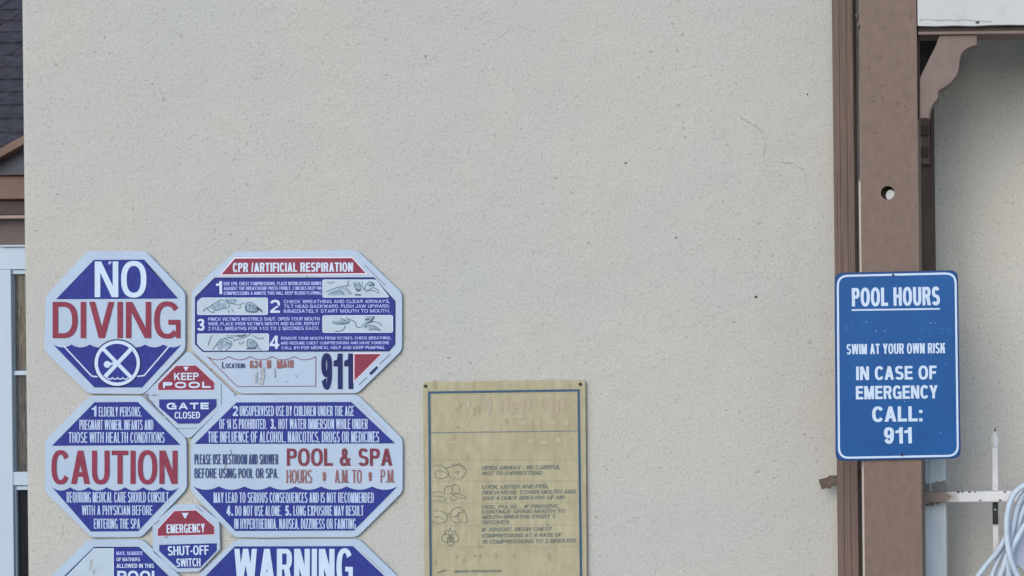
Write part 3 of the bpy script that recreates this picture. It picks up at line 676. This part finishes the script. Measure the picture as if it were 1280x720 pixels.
sketch(s, 'drawing', INK, [[(115, 635), (140, 600), (155, 610), (175, 632), (215, 645), (225, 620), (260, 622), (300, 605), (350, 600), (375, 575), (350, 545), (300, 518), (265, 530), (200, 570), (150, 605)], [(335, 510), (365, 545), (420, 560), (470, 570), (520, 545)],
    [(400, 515), (440, 525), (425, 518)], [(530, 570), (560, 545), (600, 550), (640, 575), (690, 620), (705, 650)], ['B', (540, 575), (545, 625), (600, 640), (655, 630), (650, 590)], [(575, 565), (580, 610)], [(605, 570), (610, 615)], [(630, 585), (635, 620)], ['B', (650, 600), (700, 632)], [(360, 620), (372, 650)], [(455, 600), (480, 600), (490, 580)], [(395, 610), (415, 640)]], 240, 310, 8, .85)
sketch(s, 'drawing', INK, [[(290, 85), (340, 100), (410, 95), (440, 70), (410, 45)], [(360, 50), (400, 70), (430, 100)], [(300, 70), (350, 90), (400, 92)], [(320, 160), (380, 150), (405, 110)], [(440, 60), (480, 80), (500, 125), (540, 120), (560, 90)], [(560, 130), (600, 110), (650, 120), (690, 150)], [(565, 125), (580, 90), (640, 80), (680, 90), (705, 115)], ['B', (640, 40), (605, 88)], ['B', (565, 62), (600, 56)], [(575, 42), (640, 38)], [(600, 150), (650, 140), (690, 155)]], 370, 390, 6.545, .9)
sketch(s, 'drawing', INK, [[(180, 210), (160, 250), (145, 300)], [(185, 340), (220, 290), (235, 275), (265, 245), (320, 250), (360, 280), (340, 320), (300, 345)], [(230, 290), (240, 330), (270, 345)], ['B', (405, 212), (440, 217), (485, 203)], [(370, 260), (430, 240), (490, 220), (530, 195)], [(420, 270), (440, 290), (470, 265)], [(500, 260), (510, 245), (560, 260), (590, 300), (600, 340)], [(500, 260), (500, 310), (570, 320), (585, 300)], [(520, 260), (530, 300)], [(545, 262), (552, 305)], ['B', (490, 330), (580, 328)], [(550, 210), (600, 240), (650, 230)], [(610, 330), (625, 350)], [(290, 235), (330, 232), (380, 240)], [(300, 265), (350, 290)]], 240, 390, 7.2, .9)
def shade(pts, ox, oy, k): s.poly('drawing_shade', SHD, [(ox + x / k, oy + y / k) for x, y in pts], 4.4, 1.0)
shade([(700, 372), (735, 338), (782, 352), (770, 385), (735, 372)], 370, 310, 8); shade([(575, 345), (628, 342), (648, 415), (610, 432)], 370, 310, 8); shade([(330, 440), (450, 395), (500, 470), (350, 474)], 370, 310, 8)
shade([(540, 560), (600, 552), (655, 590), (655, 630), (600, 640), (545, 622)], 240, 310, 8); shade([(170, 600), (260, 535), (345, 555), (350, 600), (230, 620)], 240, 310, 8); shade([(340, 512), (440, 512), (430, 560), (365, 545)], 240, 310, 8)
shade([(560, 62), (640, 42), (612, 88), (570, 110)], 370, 390, 6.545); shade([(570, 125), (640, 112), (690, 150), (600, 152)], 370, 390, 6.545); shade([(300, 88), (410, 52), (440, 75), (400, 100)], 370, 390, 6.545)
shade([(240, 285), (268, 250), (355, 280), (335, 318), (255, 330)], 240, 390, 7.2); shade([(505, 262), (560, 264), (590, 305), (570, 325), (505, 312)], 240, 390, 7.2); shade([(300, 206), (480, 204), (440, 222), (330, 232)], 240, 390, 7.2)
s.line('location_box', DRD, scallop(258.5, 394.7, 445.6, 5, 4.2), .75)
s.line('location_box', DRD, [(394.7, 445.6), (394.6, 482.6), (296.4, 483.2), (260, 446.5)], .75)
s.text('location_print', NAV, 'L', 277.6, 281, 452.4, 460.4, .14); s.text('location_print', NAV, 'OCATION:', 281.8, 306.8, 454.2, 460.2, .14)
for body, x0, x1 in (('6', 312, 317), ('2', 317.6, 322), ('4', 322.8, 327.4), ('N', 333.4, 338.6), ('M', 346, 353), ('A', 353.6, 358.4), ('I', 359.4, 361), ('N', 362, 366.8)):
    s.text('street_address', RST, body, x0, x1, 450.4 + random.uniform(-.5, .5), 460 + random.uniform(-.5, .5), .2)
s.text('emergency_number', NAV, '911', 401.5, 441.4, 442, 486.4, .205, 3)
s.poly('corner_flag', HAL, [(441.6, 441.4), (479, 441), (441.6, 479)], 1); s.poly('corner_flag', RED, [(443, 442.6), (476.3, 442.4), (443, 475.8)], 2)
s.poly('maker_mark', NAV, [(461.4, 466.6), (470.6, 457.6), (472.6, 459.8), (463.6, 469)], 2)
s.line('maker_mark', SCR, [(448.6, 480.8), (458.6, 471.2)], .9); s.line('maker_mark', SCR, [(474.5, 455), (488, 442.4)], .9)
s.line('score_mark', SCR, [(320, 492), (343, 491.8)], .8, 1); s.line('score_mark', SMG, [(392, 491.6), (415, 491.4)], .7, 1); s.line('score_mark', SCR, [(455.2, 330.6), (481.5, 357)], .9, 1)
for q in ([(325, 462), (330, 458), (331, 470), (328, 481), (323, 480), (326, 470)], [(319.5, 466), (322, 464), (321, 478), (318.5, 479)], [(342.4, 460), (343.6, 460), (344.6, 471), (343.4, 471)]): s.poly('smudge', SMG, q, 4)
for q in ((383.6, 345.2), (344, 470.6), (358, 477), (370, 470)): s.poly('smudge', SCR, [(q[0] + math.cos(a) * .9, q[1] + math.sin(a) * .9) for a in [k * math.tau / 8 for k in range(8)]], 4)
s.done()

# --- caution
s = Sign('caution_sign', [(112, 494.6), (178, 494.6), (233, 549), (233.5, 611), (177, 671.5), (114, 671.8), (56, 615), (56, 551)],
         'white octagonal sign reading CAUTION in red, below the NO DIVING sign', 'sign', 'octagonal pool safety signs')
s.poly('upper_band', BLU, [(118, 502.8), (172, 502.4), (225.8, 556.2), (65, 557.2)])
for body, x0, x1, y0, y1, bo in (('1', 114.6, 120.6, 507.6, 520.6, .21), ('ELDERLY PERSONS,', 123.4, 177, 508.6, 520.6, .105), ('PREGNANT WOMEN, INFANTS AND', 99.3, 191.7, 524.8, 537.2, .105), ('THOSE WITH HEALTH CONDITIONS', 85.7, 205.7, 540.2, 553.4, .105),
    ('REQUIRING MEDICAL CARE SHOULD CONSULT', 83.3, 210.7, 615, 628, .105), ('WITH A PHYSICIAN BEFORE', 102.4, 190.7, 631.8, 643.8, .105), ('ENTERING THE SPA', 117.4, 175, 648.4, 660.8, .105)):
    s.text('rules_text', RTX, body, x0, x1, y0, y1, bo)
s.text('warning_word', RED, 'CAUTION', 64.2, 221.8, 563.2, 605, .15)
s.poly('lower_band', BLU, scallop(65, 224.4, 609, 7, 4.2) + [(172.6, 664), (113.4, 664.4)])
s.line('score_mark', SCR, [(114, 672), (128, 671.8)], .8, 1); s.line('score_mark', SMG, [(180, 498), (205, 523)], .8, 1)
s.poly('smudge', SCR, [(205, 671.4), (207, 669.6), (211, 671), (208, 673)], 0)
s.done()

# --- pool & spa rules
s = Sign('spa_rules_sign', [(292, 493.6), (447, 493.4), (503.4, 549), (503.2, 615), (446, 671.6), (293, 671.8), (238.6, 615), (238.6, 549)],
         'white octagonal sign reading POOL & SPA hours, directly above the WARNING sign', 'sign', 'octagonal pool safety signs')
s.poly('upper_band', BLU, [(295.4, 503), (439, 502.4), (493.8, 554.2), (243, 555)])
for body, x0, x1, y0, y1, bo in (('2', 291, 297.6, 507.4, 520, .21), ('UNSUPERVISED USE BY CHILDREN UNDER THE AGE', 299.6, 442.4, 507.4, 520, .105),
    ('OF 14 IS PROHIBITED.', 274, 333.8, 523.8, 536.2, .105), ('3.', 337.8, 345, 523.6, 536.2, .21), ('HOT WATER IMMERSION WHILE UNDER', 348, 459.6, 523.6, 536.2, .105),
    ('THE INFLUENCE OF ALCOHOL, NARCOTICS, DRUGS OR MEDICINES', 260, 474, 539.4, 553, .105),
    ('MAY LEAD TO SERIOUS CONSEQUENCES AND IS NOT RECOMMENDED', 267, 467.4, 615.6, 628.4, .105), ('4.', 283.2, 291.4, 632, 644.6, .21), ('DO NOT USE ALONE.', 294, 352.4, 632.2, 644.8, .105),
    ('5.', 356.4, 364, 632, 644.6, .21), ('LONG EXPOSURE MAY RESULT', 366.8, 454.4, 632, 644.6, .105), ('IN HYPERTHERMIA, NAUSEA, DIZZINESS OR FAINTING', 292.8, 444.8, 648.4, 661, .105)):
    s.text('rules_text', RTX, body, x0, x1, y0, y1, bo)
s.text('shower_text', SHW, 'PLEASE USE RESTROOM AND SHOWER', 243, 347.6, 567.8, 580.4, .105); s.text('shower_text', SHW, 'BEFORE USING POOL OR SPA.', 243, 348, 585.4, 597.6, .115)
s.text('hours_heading', DRD, 'POOL & SPA', 358.4, 490.2, 560.6, 582.2, .175)
for body, x0, x1, y0, y1, bo in (('HOURS', 358, 390, 587.4, 604, .10), ('9', 403, 407.2, 590, 601.4, .22), ('A.M. TO', 418.4, 452, 587.4, 603.6, .10), ('9', 460.4, 464.6, 590, 601.4, .22), ('P.M.', 475.6, 493.8, 587, 603.2, .10)):
    s.text('hours_text', RST, body, x0, x1, y0, y1, bo)
s.line('hours_rule', HAL, [(357, 584.6), (491, 584)], .6)
s.poly('lower_band', BLU, scallop(241.6, 497, 608, 8, 4.2) + [(442.4, 663.2), (294, 663.8)])
s.line('score_mark', SMG, [(320, 672), (352, 671.8)], .7, 1); s.line('score_mark', SMG, [(446, 502), (484, 540)], .8, 1)
for q in ((289, 568, 288, 562), (281, 585, 282, 580), (303, 597, 300, 590)): s.line('smudge', SCR, [q[:2], q[2:]], 1.0, 4)
s.done()

# --- keep gate closed (fills the diamond between its neighbours)
s = Sign('gate_sign', [(233, 440), (238, 440), (294, 493), (238, 547.5), (232, 547.5), (180, 493)], 'small red and blue KEEP POOL GATE CLOSED sign in the upper diamond gap', 'sign', 'small diamond gap signs', ang=.4, Y=3.9935, thick=.004, r=2)
rp = [(220, 457.2), (245, 456.8), (267.5, 477.8), (267.5, 487.2), (197.5, 487.6), (197.5, 480)]
s.poly('red_field', RED, rp, 2); s.ring('field_edge', HAL, rp, 1.2, 1)
s.poly('arrow', BRT, [(229, 458.6), (236, 458.4), (232.5, 464)], 3)
s.text('keep_text', BRT, 'KEEP', 217.6, 248.4, 466, 475, .20); s.text('keep_text', BRT, 'POOL', 203.8, 263.4, 477.4, 485, .30, gap=.22)
s.poly('blue_field', BLU, [(199, 499.2), (270.5, 498.8), (270.5, 508.2), (248.3, 529.4), (222.6, 529.6), (199, 509)], 2)
s.text('gate_text', BRT, 'GATE', 208.3, 261, 503.4, 511.6, .28, gap=.2); s.text('gate_text', BRT, 'CLOSED', 218.2, 250, 514.8, 523.2, .17)
for p in ([(220.8, 449.6), (228, 441.8), (233, 437.6)], [(276.3, 479.4), (276.4, 505.6)], [(191, 480.4), (178.6, 491.4), (191, 503.6)], [(220.2, 535.4), (245.6, 535.2)], [(183, 495), (212, 537)], [(222, 538), (231, 548)]): s.line('score_mark', SCR, p, .7, 1)
for q in ([(181, 492.6), (186, 492), (185, 497), (182.6, 496.4)], [(187, 494), (192, 493), (200, 493.4), (192, 494.6)], [(188.6, 502), (191, 501.4), (191.4, 506), (189, 505.4)]): s.poly('smudge', SCR, q, 2)
s.poly('smudge', SMG, [(202, 522), (206, 519), (207.5, 523), (205, 529), (203, 527)], 2)
s.done()

# --- emergency shut-off
s = Sign('shutoff_switch_sign', [(219, 630.4), (247, 630), (274, 651), (275, 687), (249, 714.6), (221.6, 715.6), (191, 690), (190.4, 655)],
         'small octagonal EMERGENCY SHUT-OFF SWITCH sign in the lower diamond gap', 'sign', 'small diamond gap signs', ang=1.4, r=3)
rp = [(218, 638.8), (245, 638), (267.6, 658.2), (267.6, 668), (197, 670), (197, 661.7)]
s.poly('red_field', RED, rp, 2); s.ring('field_edge', HAL, rp, 1.2, 1)
s.poly('arrow', BRT, [(227, 641.2), (235.8, 641), (231.4, 648.6)], 3)
s.text('emergency_text', BRT, 'EMERGENCY', 208.2, 256, 655, 666, .155)
s.poly('blue_field', BLU, [(199, 681), (270.7, 679), (270.7, 688), (250, 709.6), (222.2, 710.3), (199, 688.8)], 2)
s.text('switch_text', BRT, 'SHUT-OFF', 209.6, 261, 682.2, 693.8, .165); s.text('switch_text', BRT, 'SWITCH', 220.4, 250.6, 698, 708.2, .155)
for p in ([(275, 655), (275.2, 686)], [(199, 650), (193, 656)], [(244, 632), (254, 640)]): s.line('score_mark', SCR, p, .8, 1)
s.done()

# --- bather limit
s = Sign('bather_limit_sign', [(110, 674.4), (178, 674.2), (233, 728), (233, 790), (178, 850), (112, 850), (56, 795), (56, 728)],
         'white octagonal bather limit sign with blank number box, cut by the bottom left edge', 'sign', 'octagonal pool safety signs')
s.poly('blue_field', NAV, [(117.5, 683.6), (173.6, 683.4), (224, 733), (224, 788), (174, 841), (116, 841), (66, 790), (66, 734)], 1)
s.poly('blue_field', BLU, [(142, 684.6), (173, 684.4), (223, 733), (223, 788), (174, 840), (142, 840)], 2)
s.poly('number_box', PAP, [(117.6, 686), (141.6, 685.8), (141.6, 838), (116, 838), (69, 790), (69, 735)], 3); s.ring('number_box_edge', BRT, [(117.6, 686), (141.6, 685.8), (141.6, 838), (116, 838), (69, 790), (69, 735)], 1.2, 4)
for body, x0, x1, y0, y1 in (('MAX. NUMBER', 145.6, 178.2, 689.2, 693.8), ('OF BATHERS', 145.6, 175, 697, 701.4), ('ALLOWED IN THIS', 145.6, 192.4, 704.6, 709.8)): s.text('limit_text', LIT if y0 < 690 else BRT, body, x0, x1, y0, y1, .17)
s.text('limit_text', BRT, 'POOL', 146.6, 200, 713.6, 729, .2)
for q in ([(113, 699), (115, 698.6), (115.6, 706), (113.6, 712), (111, 714), (112, 706)], [(116, 708), (119, 713), (118, 720), (115.6, 716)]): s.poly('smudge', SMG, q, 4)
s.done()

# --- warning
s = Sign('warning_sign', [(295, 674.2), (449, 673.8), (503.6, 727), (503.6, 792), (447, 850), (293, 850), (238.6, 795), (238.6, 728)],
         'white octagonal sign headed WARNING in large white letters, cut by the bottom edge', 'sign', 'octagonal pool safety signs')
s.poly('blue_field', BLU, [(293.4, 683), (441, 682.6), (494, 733), (243, 734)])
s.text('heading', BRT, 'WARNING', 293, 441, 686, 731, .145)
s.poly('lower_band', BLU, scallop(243, 494, 788, 8, 4) + [(441, 842), (294, 842)])
s.line('score_mark', SMG, [(455, 692), (480, 716)], .9, 1); s.line('score_mark', SCR, [(288.6, 672.6), (292, 669)], 1.2, 0)
s.done()

# --- yellowed resuscitation notice
s = Sign('weathered_notice', [(528.6, 477.4), (731.6, 474.6), (734.2, 800), (531, 802)], 'yellowed rectangular notice with faded text and small drawings, right of the octagons', 'notice', None, 3.990, .007, TAN, .7, 5)
s.line('blue_border', TPL, [(533.6, 486.4), (726.4, 486), (729, 790), (536.2, 792)], .9, 1, True)
s.line('blue_border', TBL, [(536.4, 490.6), (723.2, 487.9), (727.2, 788), (539, 790)], 2.7, 2, True)
s.line('blue_border', TPL, [(538.6, 493), (721, 490.6), (724.8, 785), (541, 787)], .7, 1, True)
s.line('divider', TGY, [(538.8, 540.8), (722.4, 538.6)], 1.1, 2)
for y in (574.8, 601.6, 628.8, 656.6, 683.6): s.line('faint_divider', TDT, [(539.5, y), (725, y - .6)], .6, 1)
for body, x1, y0, y1 in (('OPEN AIRWAY - BE CAREFUL', 700.4, 581.8, 586.8), ('NOT TO OVEREXTEND', 677.4, 588.8, 593.6), ('LOOK, LISTEN AND FEEL', 686, 605.8, 610.6), ('PINCH NOSE. COVER MOUTH AND', 719.6, 612.6, 617.4), ('GIVE 4 QUICK BREATHS OF AIR', 705.4, 619.8, 624.4),
    ('FEEL PULSE ... IF PRESENT,', 698.6, 630.8, 635.4), ('CONTINUE GIVING MOUTH TO', 706.4, 636.8, 641.4), ('MOUTH BREATHS EVERY 5', 694, 643.4, 648), ('SECONDS', 636.6, 650.2, 654.8), ('IF ABSENT, BEGIN CHEST', 689.8, 659, 663.8), ('COMPRESSIONS AT A RATE OF', 702, 666.6, 671.4), ('15 COMPRESSIONS TO 2 BREATHS', 720.6, 674, 678.8)):
    s.text('faded_text', TTX, body, 602.6, x1, y0, y1, .19, 3, .22)
el = lambda x, y, a, b_: [(x + math.cos(t) * a, y + math.sin(t) * b_) for t in [k * math.tau / 12 for k in range(13)]]
sketch(s, 'drawing', TDR, [[(55, 80), (95, 75), (125, 95), (140, 125), (120, 150), (70, 150), (65, 112), (100, 110), (135, 125)], [(120, 95), (170, 80), (210, 75), (240, 95), (245, 110), (235, 130), (210, 155), (160, 150), (140, 130)], [(165, 78), (175, 68), (190, 76), (202, 66), (215, 85), (240, 105)], [(180, 120), (200, 110), (195, 130)],
    [(50, 235), (90, 230), (120, 245)], [(50, 255), (90, 258), (120, 262)], [(50, 282), (110, 285), (130, 265)], [(120, 240), (120, 210), (140, 195), (160, 205), (160, 235), (130, 245)], [(160, 200), (180, 188), (200, 200), (205, 235), (170, 240)], [(160, 245), (200, 245), (235, 255), (240, 268), (200, 264), (165, 250)], [(150, 260), (170, 285), (190, 270)],
    [(55, 345), (90, 340), (125, 360), (135, 385), (115, 410), (60, 412), (50, 395)], [(60, 380), (90, 375), (110, 395)], [(130, 365), (150, 355)], [(150, 360), (170, 330), (200, 320), (225, 335), (230, 350), (205, 350), (195, 380), (215, 400), (185, 412), (155, 390), (150, 360)], [(230, 335), (245, 370), (252, 405), (225, 410)], [(160, 370), (185, 375), (200, 350)],
    [(140, 470), (150, 440), (160, 470)], [(120, 480), (125, 455), (140, 455)], [(165, 460), (180, 460), (185, 475)], el(130, 500, 28, 25), el(176, 500, 26, 25), el(153, 520, 20, 24), el(153, 500, 16, 18)], 530, 565, 4.645, .7, 3)
s.text('faded_text', TTX, 'EMERGENCY PROCEDURES DIAGRAM', 568, 626, 712.4, 715.4, .18, 3, .22); s.line('faded_text', TTX, [(547, 716), (553, 713.6), (558, 712.8)], 1.3, 3)
xx = 604
while xx < 712:
    w_ = random.uniform(3, 8); ya = random.uniform(494.5, 503); yb = random.uniform(508, 521)
    if random.random() < .82: s.poly('washed_patch', TPK, [(xx, ya + 2), (xx + w_ * .4, ya), (xx + w_, ya + random.uniform(0, 4)), (xx + w_ * random.uniform(.8, 1.0), yb - random.uniform(0, 5)), (xx + w_ * .5, yb), (xx + random.uniform(0, .6), yb - random.uniform(0, 4))], .9, 1.5)
    xx += w_ + random.uniform(-.0, 1.0)
for k in range(26):
    x = random.uniform(542, 716); y = random.choice((random.uniform(494, 536), random.uniform(480, 486), random.uniform(543, 572), random.uniform(688, 710))); w_ = random.uniform(1.2, 3.2); h_ = random.uniform(3, 12)
    s.poly('stain', TST, [(x + math.cos(a) * w_ * random.uniform(.6, 1.2), y + math.sin(a) * h_ * .5 * random.uniform(.6, 1.2)) for a in [i * math.tau / 10 for i in range(10)]], 1.2 + k * .01, 1)
for x, y, w_, h_ in ((566, 527, 9, 6), (584, 529, 7, 9), (602, 530, 12, 6), (655, 529, 12, 8), (672, 530, 9, 5), (690, 529, 14, 7), (709, 528, 8, 9), (566, 553, 16, 4), (588, 552, 9, 5), (664, 551, 9, 8), (680, 553, 12, 6), (698, 551, 10, 8), (585, 503, 8, 14), (571, 505, 5, 12), (648, 521, 16, 5)):
    s.poly('washed_patch', TPL, [(x + math.cos(a) * w_ / 2 * random.uniform(.6, 1.15), y + math.sin(a) * h_ / 2 * random.uniform(.6, 1.15)) for a in [k * math.tau / 11 for k in range(11)]], 1.5)
for (x, y) in ((581, 548), (566, 559), (610, 553), (594, 695), (600, 695.4), (684, 656), (687, 660), (600, 683)): s.poly('spot', TDT if y < 600 else TTX, [(x + math.cos(a) * 1.0, y + math.sin(a) * 1.1) for a in [k * math.tau / 8 for k in range(8)]], 2)
rt = s.done()
for (x, y) in ((531.9, 482.6), (725.4, 480.2)):
    b = MB(); q = P(x, y, 3.9893); b.tube([q, q + Vector((0, -.0022, 0))], [.0042, .0034], 14); b.build('screw', BLK, rt)

# --- pool hours
s = Sign('pool_hours_sign', [(1043, 341), (1197.4, 337.6), (1201, 573), (1044.4, 576.4)], 'blue aluminium sign reading POOL HOURS, SWIM AT YOUR OWN RISK, on the post', 'sign', None, 3.744, .0025, PED, .7, 10, bevel=.0006)
s.poly('blue_face', PBL, rounded([(1044.6, 342.6), (1195.8, 339.3), (1199.2, 571.4), (1046, 574.6)], 12, 6), 1)
bd = rounded([(1047.2, 345), (1194.4, 341.6), (1197.4, 569.6), (1048.8, 572.4)], 13, 7)
s.line('white_border', BRT, bd, 2.5, 2, True)
s.text('heading', BRT, 'POOL HOURS', 1064.8, 1174.8, 359.2, 382.2, .20, ang=.9); s.line('heading', BRT, [(1064.6, 387.6), (1174.8, 386)], 2.0, 3)
s.text('risk_text', BRT, 'SWIM AT YOUR OWN RISK', 1058.2, 1181.6, 429.4, 442.2, .165)
s.text('emergency_text', BRT, 'IN CASE OF', 1070.2, 1170.8, 457.6, 474.6, .20); s.text('emergency_text', BRT, 'EMERGENCY', 1069.8, 1172.2, 482, 498.6, .20)
s.text('emergency_text', BRT, 'CALL:', 1090.2, 1153, 508, 527, .22); s.text('emergency_text', BRT, '911', 1105, 1139.8, 534.2, 554.4, .22)
for x, y, r_ in ((1083, 402.2, .9), (1095, 414, 1.0), (1106, 413.8, 1.0), (1164, 404, .9), (1169, 403.6, .8), (1131, 502, .8), (1066, 520, .7), (1183, 455, .7), (1150, 424, .6), (1176, 541, .8)):
    s.poly('chip', SPK, [(x + math.cos(a) * r_, y + math.sin(a) * r_) for a in [k * math.tau / 8 for k in range(8)]], 2)
for x, y, w_, h_ in ((1056, 404, 4, 12), (1064, 405, 3, 9), (1076, 403, 6, 3), (1150, 407, 7, 9), (1160, 409, 4, 8), (1172, 408, 8, 10), (1184, 409, 5, 9)):
    s.rect('faded_figure', GHO, x, y, x + w_, y + h_, 1.5, 2)
rt = s.done()
for (x, y, r_) in ((1116.4, 343.8, .0028), (1127.6, 568.6, .0030)):
    b = MB(); q = P(x, y, 3.7428); b.tube([q, q + Vector((0, -.003, 0))], [r_, r_ * .7], 12); b.build('screw', BLK, rt)

# ------------------------------------------------------------------ the neighbouring house, seen past the wall's left corner
YN = 7.4
def Q(px, py, Y=YN): return P(px, py, Y)
hx0, hx1 = Q(-900, 300).x, XL - .02 if False else Q(60, 300).x
hs = thing('neighbour_house', (hx0, YN, 0), 'brown trimmed house with dark shingle roof and white window, left of the wall', 'house')
MB().box(hx0, hx1, YN, 9.5, 0, Q(0, 262).z).build('wall', HWL, hs)
zf = lambda y: Q(15, y).z
MB().box(hx0, hx1, YN - .08, YN - .002, zf(251), zf(222.5)).build('fascia', HBR, hs, bevel=.004)
MB().box(hx0, hx1, YN - .05, YN - .002, zf(270), zf(251.6)).build('lower_fascia', HDK, hs, bevel=.003)
MB().box(hx0, hx1, YN - .06, YN - .002, zf(274.6), zf(270.6)).build('drip_moulding', HLT, hs, bevel=.002)
MB().box(hx0, hx1, YN - .10, YN - .002, zf(222), zf(221)).build('drip_edge', HDK, hs)
# grey gable panel over the fascia, its sloping rake board, and the shingles of the main roof behind
MB().slab([Q(-900, 222), Q(60, 221), Q(60, 150), Q(-40, 214), Q(-60, 222)], .05).build('gable_panel', HGB, hs)
MB().slab([Q(-42, 220, YN - .06), Q(-40, 208, YN - .06), Q(70, 146, YN - .06), Q(70, 158, YN - .06)], .055).build('rake_board', HBR, hs, bevel=.003)
rf = MB(); z0 = Q(0, 222, YN + .06).z; y0 = YN + .06
sl = math.radians(38); ex = .135; run = math.cos(sl) * ex; rise = math.sin(sl) * ex
for k in range(26):
    a0 = y0 + k * run; b0 = z0 + k * rise
    x = hx0 - .4
    while x < hx1 + .3:
        wd = random.uniform(.16, .36); t = random.uniform(.010, .018)
        xa, xb = x, min(x + wd - .004, hx1 + .3)
        vs = [(xa, a0 - t * math.sin(sl), b0 + t * math.cos(sl)), (xb, a0 - t * math.sin(sl), b0 + t * math.cos(sl)), (xb, a0 + run * 1.25, b0 + rise * 1.25 + .003), (xa, a0 + run * 1.25, b0 + rise * 1.25 + .003), (xa, a0, b0 - .004), (xb, a0, b0 - .004)]
        rf.add(vs, [(0, 1, 2, 3), (0, 4, 5, 1), (0, 3, 4), (1, 5, 2)])
        x += wd
rf.build('roof', SHG, hs)
# window: wide white casing, sash, panes
wx0 = Q(-175, 450).x; WY = YN - .04
wn = MB()
xa, xb = Q(-180, 340, WY).x, Q(300, 340, WY).x
xs0, xs1 = Q(14.5, 450, WY).x, Q(120, 450, WY).x
zt_, zb_ = Q(5, 309, WY).z, Q(10, 900, WY).z; zi = Q(20, 337, WY).z
wn.box(Q(-28, 450, WY).x, xs0, WY, WY + .038, zb_, zi); wn.box(Q(-28, 450, WY).x, hx1, WY, WY + .038, zi + .0005, zt_)
wo = wn.build('window', HWH, hs, bevel=.003)
MB().box(Q(2, 309, WY).x, hx1, WY - .012, WY + .038, zt_ + .0005, Q(5, 306.5, WY).z).build('head_cap', HWH, wo, bevel=.002)
b = MB(); sx0, sx1 = Q(16, 450, YN).x, Q(21.5, 450, YN).x
b.box(xs0 + .0005, hx1, YN - .03, YN - .003, Q(20, 343).z, zi - .0005)
b.box(xs0 + .0005, Q(17.2, 450).x, YN - .022, YN - .003, zb_, Q(20, 344).z)
b.box(Q(17.6, 450).x, sx1, YN - .03, YN - .003, Q(20, 589).z, Q(20, 343.4).z)
b.box(Q(14.9, 450).x, hx1, YN - .036, YN - .003, Q(20, 606).z, Q(20, 589.4).z)
b.box(Q(18, 650).x, Q(19.6, 650).x, YN - .018, YN - .003, zb_, Q(20, 607).z); b.box(Q(20.6, 650).x, Q(24.6, 650).x, YN - .024, YN - .003, zb_, Q(20, 607).z)
b.box(Q(24.8, 650).x, hx1, YN - .024, YN - .003, Q(20, 612).z, Q(20, 607).z)
b.box(sx1 + .0005, hx1, YN - .026, YN - .003, Q(20, 469).z, Q(20, 463.5).z)
b.build('sash', HWH, wo, bevel=.0015)
MB().box(sx1 - .001, hx1, YN - .012, YN - .009, Q(20, 590).z, Q(20, 343).z).build('pane', GLS, wo)
MB().box(Q(24, 650).x, hx1, YN - .012, YN - .009, zb_, Q(20, 611).z).build('pane', GLS, wo)
b = MB(); n = 60; cz0, cz1 = Q(20, 596).z, Q(20, 340).z; vs = []
for i in range(n + 1):
    x = sx1 - .01 + (hx1 - sx1) * i / n; y = YN - .0055 + .0035 * math.sin(i * 1.7) * random.uniform(.4, 1)
    vs += [(x, y, cz0), (x, y, cz1)]
b.add(vs, [(2 * i, 2 * i + 2, 2 * i + 3, 2 * i + 1) for i in range(n)]); b.build('curtain', CUR, wo)
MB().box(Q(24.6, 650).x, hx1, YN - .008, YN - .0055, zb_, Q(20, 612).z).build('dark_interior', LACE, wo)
